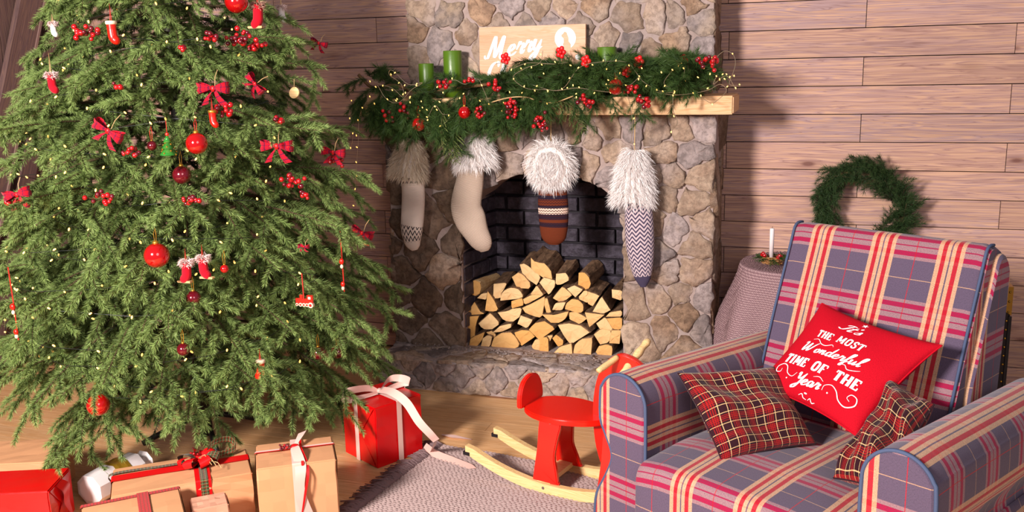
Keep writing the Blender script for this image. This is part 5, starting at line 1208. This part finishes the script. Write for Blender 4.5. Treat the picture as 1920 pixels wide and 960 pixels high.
# ------------------------------------------------------------------ presents
class Box:
    def __init__(s, name, label, P0, ex, w, d, h, mat, z0=0, wr=.0015):
        s.ex = nrm(ex); s.ey = V(-s.ex[1], s.ex[0], 0); s.w, s.d, s.h = w, d, h; s.P0 = V(P0[0], P0[1], z0)
        c = s.P0 + s.ex * w / 2 + s.ey * d / 2; s.c = c; s.root = thing(name, label, 'present', None, loc=c); s.root.rotation_euler = (0, 0, math.atan2(s.ex[1], s.ex[0]))
        bm = bmesh.new(); bmesh.ops.create_cube(bm, size=1)
        for v in bm.verts: v.co = Vector((v.co.x * w, v.co.y * d, v.co.z * h + h / 2))
        bmesh.ops.subdivide_edges(bm, edges=bm.edges[:], cuts=5, use_grid_fill=True)
        for v in bm.verts:
            if .002 < v.co.z < h - .002 or abs(v.co.x) < w / 2 - .001 and abs(v.co.y) < d / 2 - .001:
                v.co += Vector(rng.normal(0, wr, 3))
            v.co.z = max(v.co.z, 0)
        be = [e for e in bm.edges if len(e.link_faces) == 2 and e.link_faces[0].normal.angle(e.link_faces[1].normal, 0) > .9]
        bmesh.ops.bevel(bm, geom=be, offset=.004, segments=2, affect='EDGES')
        me = bpy.data.meshes.new('wrapping'); bm.to_mesh(me); bm.free(); me.materials.append(M[mat]); obj('wrapping', me, s.root)
        # folded paper ends
        for sx in (-1, 1):
            m = MB(); x = sx * (w / 2 + .0025); m.add([(x, -d / 2 + .006, .006), (x, d / 2 - .006, .006), (x, 0, h * .55)], [(0, 1, 2)]); m.add([(x + sx * .001, -d / 2 + .006, h - .006), (x + sx * .001, d / 2 - .006, h - .006), (x + sx * .001, 0, h * .42)], [(0, 1, 2)]); m.build('end_fold', M[mat], s.root)
    def band(s, axis, pos, w, mat, off=.004, name='ribbon'):
        """axis 'y': runs front to back at x=pos; axis 'x': runs left to right at y=pos (from the centre)"""
        m = MB(); h, W2, D2 = s.h + off, s.w / 2 + off, s.d / 2 + off
        pts = [(-D2, .0), (-D2, h / 2), (-D2, h - .004), (-D2 + .004, h), (0, h), (D2 - .004, h), (D2, h - .004), (D2, 0)] if axis == 'y' else [(-W2, .0), (-W2, h / 2), (-W2, h - .004), (-W2 + .004, h), (0, h), (W2 - .004, h), (W2, h - .004), (W2, 0)]
        L = 0; G = []; U = []
        for i, (a, z) in enumerate(pts):
            if i: L += math.hypot(a - pts[i - 1][0], z - pts[i - 1][1])
            G.append([(pos - w / 2, a, z), (pos + w / 2, a, z)] if axis == 'y' else [(a, pos - w / 2, z), (a, pos + w / 2, z)]); U.append([(L, .001), (L, w)])
        return MB().grid(np.array(G), np.array(U)).build(name, M[mat], s.root)
def loc_of(bx, x, y, z=None): return bx.c + bx.ex * x + bx.ey * y + V(0, 0, bx.h if z is None else z)
def px_box(name, label, FL, FR, z, depth, mat, rot=0, **k):
    a, b = on_z(FL[0], FL[1], z), on_z(FR[0], FR[1], z); e = b - a; c, s_ = math.cos(math.radians(rot)), math.sin(math.radians(rot))
    return Box(name, label, a, [e[0] * c - e[1] * s_, e[0] * s_ + e[1] * c, 0], np.linalg.norm(b - a), depth, z, mat, **k)
# red cube with pink ribbon
c0, cR = V(-1.581, 3.071, 0), V(-1.471, 3.269, 0)
rb = Box('gift_box', 'shiny red square gift box tied with a pale pink ribbon near the hearth', c0, cR - c0, .227, .228, .250, 'redpaper', wr=.001)
rb.band('y', .0, .024, 'pinkribbon'); rb.band('x', .012, .026, 'pinkribbon')
inv = lambda bx, P: [(P - bx.c) @ bx.ex, (P - bx.c) @ bx.ey, P[2]]
def L(bx, pts): return [inv(bx, p) for p in pts]
R0 = rb.root
kn = V(0.0, .012, .256)
top = lambda x, y, z=.262: inv(rb, on_z(x, y, z))
MB().ball(kn + V(0, 0, .006), .013, 10, 8, (1, 1, .8)).build('knot', M['pinkribbon'], R0, True)
for nm, pts in (('loop', [kn, top(690, 728, .285), top(655, 733, .30), top(641, 741, .275), top(650, 750, .258), top(680, 745, .258), kn]), ('loop', [kn, top(728, 712, .275), top(750, 709, .285), top(768, 716, .27), top(745, 722, .258), kn])):
    ribbon3(pts, [.016, .026, .030, .032, .028, .024, .014], inv(rb, rb.c + V(.15, .25, .9)), None).build(nm, M['pinkribbon'], R0, True)
fy = lambda x, y, Y: inv(rb, on_y(x, y, Y))
tail = [kn + V(0, 0, .01), fy(735, 735, 3.16), fy(762, 755, 3.13), fy(785, 790, 3.10), fy(805, 812, 3.10), fy(818, 826, 3.12)]
ribbon3(tail, .034, [inv(rb, rb.c + V(.5, .5, .5)), inv(rb, rb.c + V(.7, .2, .6)), inv(rb, rb.c + V(.75, -.1, .5))]).build('long_tail', M['pinkribbon'], R0, True)
fz = lambda x, y, z=.014: inv(rb, on_z(x, y, z))
tail2 = [fy(818, 826, 3.12), fz(808, 845, .02), fz(797, 835, .045), fz(815, 850, .022), fz(845, 862), fz(880, 874), fz(893, 878, .012)]
ribbon3(tail2, [.03, .026, .024, .034, .036, .03, .004], [inv(rb, rb.c + V(.3, .9, .3)), inv(rb, rb.c + V(.1, .9, .5)), inv(rb, rb.c + V(.2, .95, .05))]).build('curled_end', M['pinkribbon'], R0, True)
ribbon3([fz(828, 815, .004), fz(850, 818, .008), fz(884, 824, .003)], [.01, .03, .006], inv(rb, rb.c + V(0, 1, 0))).build('ribbon_end', M['pinkribbon'], R0, True)

ka = px_box('gift_box', 'upright kraft paper gift with pink and red ribbons and a berry sprig', (480, 880), (629, 856), .25, .21, 'kraft', rot=-5)
ka.band('y', .0, .030, 'pinkribbon', name='pink_ribbon'); ka.band('x', .03, .014, 'pinkribbon', name='pink_ribbon'); ka.band('x', .018, .007, 'redribbon', .0055, 'red_ribbon'); ka.band('y', .02, .008, 'redribbon', .0055, 'red_ribbon')
hh = ka.h
MB().ball((.0, .02, hh + .01), .014, 10, 8, (1.2, 1, .8)).build('knot', M['redribbon'], ka.root, True)
ribbon3([(0, .02, hh + .012), (.0, -.03, hh + .022), (.012, -ka.d / 2 - .008, hh - .01), (.004, -ka.d / 2 - .022, hh - .09), (.03, -ka.d / 2 - .012, hh - .2), (.045, -ka.d / 2 - .01, .02)], [.02, .032, .038, .034, .04, .04], (1, .1, .2)).build('ribbon_tail', M['pinkribbon'], ka.root, True)
ribbon3([(0.01, .02, hh + .014), (.02, -.04, hh + .02), (.035, -ka.d / 2 - .012, hh - .02), (.02, -ka.d / 2 - .026, hh - .1), (.0, -ka.d / 2 - .014, hh - .2)], [.01, .010, .010, .008, .004], (1, .1, .2)).build('ribbon_tail', M['redribbon'], ka.root, True)
ribbon3([(0, .02, hh + .014), (.02, .06, hh + .03), (.03, .09, hh + .034)], [.012, .026, .03], (1, 0, .3)).build('ribbon_loop', M['pinkribbon'], ka.root, True)
P = loc_of(ka, -.03, .03, hh + .016); bz = berries(P, 15, .026, 'dark red berry sprig tied on the upright kraft gift', r=.0042, dark=.7, stretch=(1, .7, .5))

kb = px_box('gift_box', 'long flat kraft gift with wide red ribbon and rosette in front of the tree', (208, 931), (473, 886), .16, .235, 'kraft')
kb.band('x', .02, .050, 'redribbon', name='red_ribbon'); kb.band('y', .065, .052, 'redribbon', name='red_ribbon'); kb.band('y', .068, .026, 'ribbonplaid', .0055, 'tartan_ribbon')
ribbon3([(-kb.w / 2 - .003, .058, kb.h - .03), (-kb.w / 2, .058, kb.h + .0055), (-.05, .055, kb.h + .006), (.0, .05, kb.h + .008)], .018, (0, 1, 0)).build('tartan_ribbon', M['ribbonplaid'], kb.root)
for a in (2.6, 3.5, .6, -.4, -1.3, -2.2, 1.5):
    c, s_ = math.cos(a), math.sin(a); kz = kb.h + .006; x0, y0 = .06, .02
    ribbon3([(x0, y0, kz + .004), (x0 + .035 * c, y0 + .03 * s_, kz + .034), (x0 + .07 * c, y0 + .055 * s_, kz + .03), (x0 + .06 * c, y0 + .05 * s_, kz + .006), (x0 + .01 * c, y0, kz + .006)], [.012, .034, .042, .03, .012], (-s_, c, .3)).build('rosette_loop', M['redribbon' if a not in (2.6, -.4) else 'ribbonplaid'], kb.root, True)
for k in range(3): MB().tube([(.06, .02, kb.h + .03), (.08 + .02 * k, -.01 - .02 * k, kb.h + .05 - .01 * k), (.10 + .015 * k, -.04 - .02 * k, kb.h + .02)], .0016, 5).build('straw_string', M['cordtan'], kb.root, True)
ribbon3([(.08, .03, kb.h + .02), (.11, .06, kb.h + .06), (.17, .08, kb.h + .06), (.19, .06, kb.h + .03), (.12, .04, kb.h + .02)], .022, (.2, .3, 1)).build('tartan_loop', M['ribbonplaid'], kb.root, True)
berries(loc_of(kb, .05, .035, kb.h + .05), 8, .022, 'berries in the rosette of the long flat gift', r=.0045, dark=.6)

def px_box_back(name, label, BL, BR_, z, w, depth, mat, **k):
    a, b = on_z(BL[0], BL[1], z), on_z(BR_[0], BR_[1], z); ex = nrm((b - a) * V(1, 1, 0)); ey = V(-ex[1], ex[0], 0)
    return Box(name, label, b - ex * w - ey * depth, ex, w, depth, z, mat, **k)
kc = px_box_back('gift_box', 'low kraft gift with red checked ribbons at the bottom edge', (160, 947), (335, 913), .167, .30, .27, 'kraft')
kc.band('x', .122, .020, 'redcheckribbon'); kc.band('y', .035, .036, 'redcheckribbon', .0055)
kd = px_box_back('gift_box', 'small pale kraft packet between the two kraft gifts', (353, 934), (422, 921), .14, .115, .10, 'kraftpink', wr=.002)
ke = px_box('gift_box', 'plain kraft box at the far left under the branches', (-120, 876), (88, 866), .16, .225, 'kraft')
kf = px_box('gift_box', 'flat glossy red box in the bottom left corner', (-160, 934), (90, 921), .165, .19, 'redpaper', wr=.0008)
a = kf
ribbon3([(a.w / 2 + .006, -.02, .16), (a.w / 2 + .02, .0, .13), (a.w / 2 + .012, .01, .08), (a.w / 2 + .03, .0, .03)], [.05, .06, .045, .01], (0, 1, .1)).build('ribbon_end', M['redribbon'], a.root, True)
g0, g1 = on_z(166, 905, .09), on_z(262, 855, .09); gd = nrm(g1 - g0); 
kg = thing('wrapped_parcel', 'white paper roll parcel with gold lace band between kraft boxes', 'present', loc=(g0 + g1) / 2 * V(1, 1, 0)); kg.rotation_euler = (0, 0, math.atan2(gd[1], gd[0])); Lg = np.linalg.norm(g1 - g0)
hexp = [(.062 * math.cos(a) + rng.normal(0, .002), .06 + .060 * math.sin(a)) for a in np.linspace(math.pi / 8, 2 * math.pi + math.pi / 8, 8, endpoint=False)]
def ring(x, s=1.0): return [(x, a * s, .06 + (b - .06) * s) for a, b in hexp]
xs = [(-Lg / 2 - .004, .72), (-Lg / 2, .97), (-Lg * .2, 1.0), (Lg * .15, 1.0), (Lg / 2 - .03, .98), (Lg / 2 - .015, .6), (Lg / 2, .35), (Lg / 2 + .02, .75)]
m = MB().grid(np.array([ring(x, s) + ring(x, s)[:1] for x, s in xs])); m.add(ring(xs[0][0], xs[0][1]), [tuple(range(8))]); m.build('paper_wrap', M['whitepaper'], kg)
MB().grid(np.array([ring(x, s) + ring(x, s)[:1] for x, s in ((-.03, 1.04), (-.015, 1.07), (0, 1.05), (.02, 1.07), (.035, 1.04))])).build('gold_lace_band', M['goldlace'], kg)

# ------------------------------------------------------------------ rug
ro = V(-1.415, 3.345, 0); rx = nrm(V(.993, -.118, 0)); ry = V(-.118, -.993, 0); RWd, RHt = .83, 1.0
rug = thing('woven_rug', 'thick grey-mauve woven rug with a fringe beside the red gift', 'rug', loc=ro)
NX, NY = 300, 350; xx, yy = np.meshgrid(np.linspace(0, RWd, NX), np.linspace(0, RHt, NY)); row = np.floor(yy / .013)
h = np.abs(np.sin(math.pi * yy / .013)) ** .6 * (.55 + .45 * np.abs(np.sin(math.pi * (xx / .019 + .5 * row + .18 * np.sin(row * 1.7))))) ; nz = rng.normal(0, 1, h.shape); nz = (nz + np.roll(nz, 1, 0) + np.roll(nz, 1, 1)) / 3
hz = .004 + .0085 * h + .0009 * nz; edge = (xx < .001) | (yy < .001) | (xx > RWd - .001) | (yy > RHt - .001); hz[edge] = .0005
wob = .004 * np.sin(xx * 21); G = xx[..., None] * rx + (yy + wob)[..., None] * ry + hz[..., None] * Z_
t = NT('rug_wool', .95, .1); n1 = t.noise(t.coord(), 90, 3, .7)[0]; n2 = t.noise(t.map(t.coord(), (1, 5, 1)), 14, 3)[0]
t.col(t.mix(n2, t.mix(n1, sRGB(140, 118, 116), sRGB(200, 178, 170)), sRGB(160, 136, 132))); t.bump(n1, .5, .003); M['rug'] = t.m
mm = MB().grid(G); mm.build('rug_weave', M['rug'], rug, True)
fr = MB()
for i in range(330):
    y = RHt * i / 330; a = rng.normal(.0, .25); p0 = ry * y; ln = random.uniform(.06, .10); d = -rx * math.cos(a) + ry * math.sin(a)
    fr.tube([p0 + V(0, 0, .006), p0 + d * ln * .4 + V(0, 0, .012 + .006 * random.random()), p0 + d * ln + rng.normal(0, .006, 3) * V(1, 1, 0) + V(0, 0, .004)], [.0034, .003, .0018], 5)
o = fr.build('fringe', plain('fringe_wool', sRGB(128, 104, 104), .95, bumpscale=200), rug, True); o['kind'] = 'stuff'

# ------------------------------------------------------------------ rocking moose
toy = thing('rocking_moose', 'red wooden rocking moose toy on pale wood rockers beside the armchair', 'rocking toy', loc=(-.94, 3.05, .0), rot=(0, 0, -math.atan2(.236, .972)))
def rock(y, name='rocker'):
    R = .85; top = []; bot = []
    for x in np.linspace(-.29, .405, 20):
        z = R - math.sqrt(R * R - (x - .09) ** 2); bot.append((x, z + .003)); top.append((x, z + .003 + .040 * (1 if -.27 < x < .39 else .75)))
    r = MB().prism(bot + top[::-1], V(0, y, 0), X_, Z_, Y_, .024).build(name, M['rocker'], toy)
    for x in (-.285, .39):
        z = R - math.sqrt(R * R - (x - .09) ** 2); o = MB().box((x, y + .012, z + .004), (.03, .026, .014)).build('rubber_end', M['black'], r)
    MB().tube([(.05, y - .001, .028), (.05, y + .002, .028)], .006, 10).build('screw', M['screw'], r)
rock(-.012); rock(.188)
def shaped(name, poly, O, ex, ey, n, th, mat, parent=toy, bev=.004):
    p = smooth_path([(a, b, 0) for a, b in poly + poly[:1]], 4)[:-1, :2]; bm = bmesh.new(); vs = [bm.verts.new(tuple(O + a * ex + b * ey)) for a, b in p]; fc = bm.faces.new(vs)
    r = bmesh.ops.extrude_face_region(bm, geom=[fc]); bmesh.ops.translate(bm, verts=[g for g in r['geom'] if isinstance(g, bmesh.types.BMVert)], vec=tuple(n * th))
    es = [e for e in bm.edges if len(e.link_faces) == 2 and e.calc_face_angle(0) > 1.2]
    bmesh.ops.recalc_face_normals(bm, faces=bm.faces[:]); bmesh.ops.bevel(bm, geom=es, offset=bev, segments=2, affect='EDGES')
    me = bpy.data.meshes.new(name); bm.to_mesh(me); bm.free(); me.materials.append(M[mat]); return obj(name, me, parent)
legp = [(.0, 0), (.10, 0), (.103, .012), (.094, .05), (.082, .10), (.088, .16), (.095, .24), (.015, .24), (.008, .12)]
for y0, y1 in ((.006, .052), (.186, .140)):
    ey = nrm(V(0, y1 - y0, .24)); lg = shaped('leg', legp, V(.0, y0 - .01, .045), X_, ey, Y_, .02, 'reddecor')
    MB().ball((.055, y1 - .012, .262), .006, 8, 6).build('screw', M['screw'], lg, True)
for y0, y1 in ((.006, .052), (.186, .140)):
    ey = nrm(V(0, y1 - y0, .24)); shaped('leg', [(a + .26, b) for a, b in legp], V(.0, y0 - .01, .045), X_, ey, Y_, .02, 'reddecor')
for x in (.045, .31): MB().box((x, .10, .050), (.055, .20, .018)).build('crossbar', M['rocker'], toy)
th = np.linspace(0, 2 * math.pi, 28, endpoint=False)
shaped('seat', [(.10 + .175 * math.cos(a), .10 + .115 * math.sin(a) * (1 - .12 * math.cos(a))) for a in th], V(0, 0, .283), X_, Y_, Z_, .022, 'reddecor')
shaped('tail_rest', [(-.082, 0), (-.078, .05), (-.055, .09), (-.02, .108), (.02, .108), (.055, .09), (.078, .05), (.082, 0), (.05, -.004), (-.05, -.004)], V(-.055, .10, .303), Y_, Z_, V(-1, 0, -.1), .02, 'reddecor')
hd = shaped('head_board', [(.30, .06), (.25, .09), (.215, .18), (.203, .28), (.205, .37), (.222, .45), (.255, .51), (.305, .545), (.36, .535), (.40, .51), (.44, .49), (.462, .46), (.455, .425), (.43, .40), (.41, .34), (.405, .2), (.38, .1), (.34, .065)], V(0, .088, 0), X_, Z_, Y_, .026, 'reddecor')
MB().ball((.337, .087, .49), .008, 10, 8, (1, .5, 1)).build('eye', M['screw'], hd, True)
def antler(pts, r): 
    o = MB().tube(smooth_path(pts, 5), np.interp(np.linspace(0, 1, (len(pts) - 1) * 5 + 1), np.linspace(0, 1, len(r)), r), 12).build('antler', M['rocker'], toy, True); return o
antler([(.30, .088, .535), (.285, .05, .520), (.268, .0, .505)], [.010, .011, .011, .012, .009])
antler([(.325, .07, .462), (.335, .075, .490), (.342, .11, .515), (.350, .15, .537), (.357, .19, .558), (.362, .215, .570)], [.013, .018, .013, .017, .012, .016, .011, .015, .010])
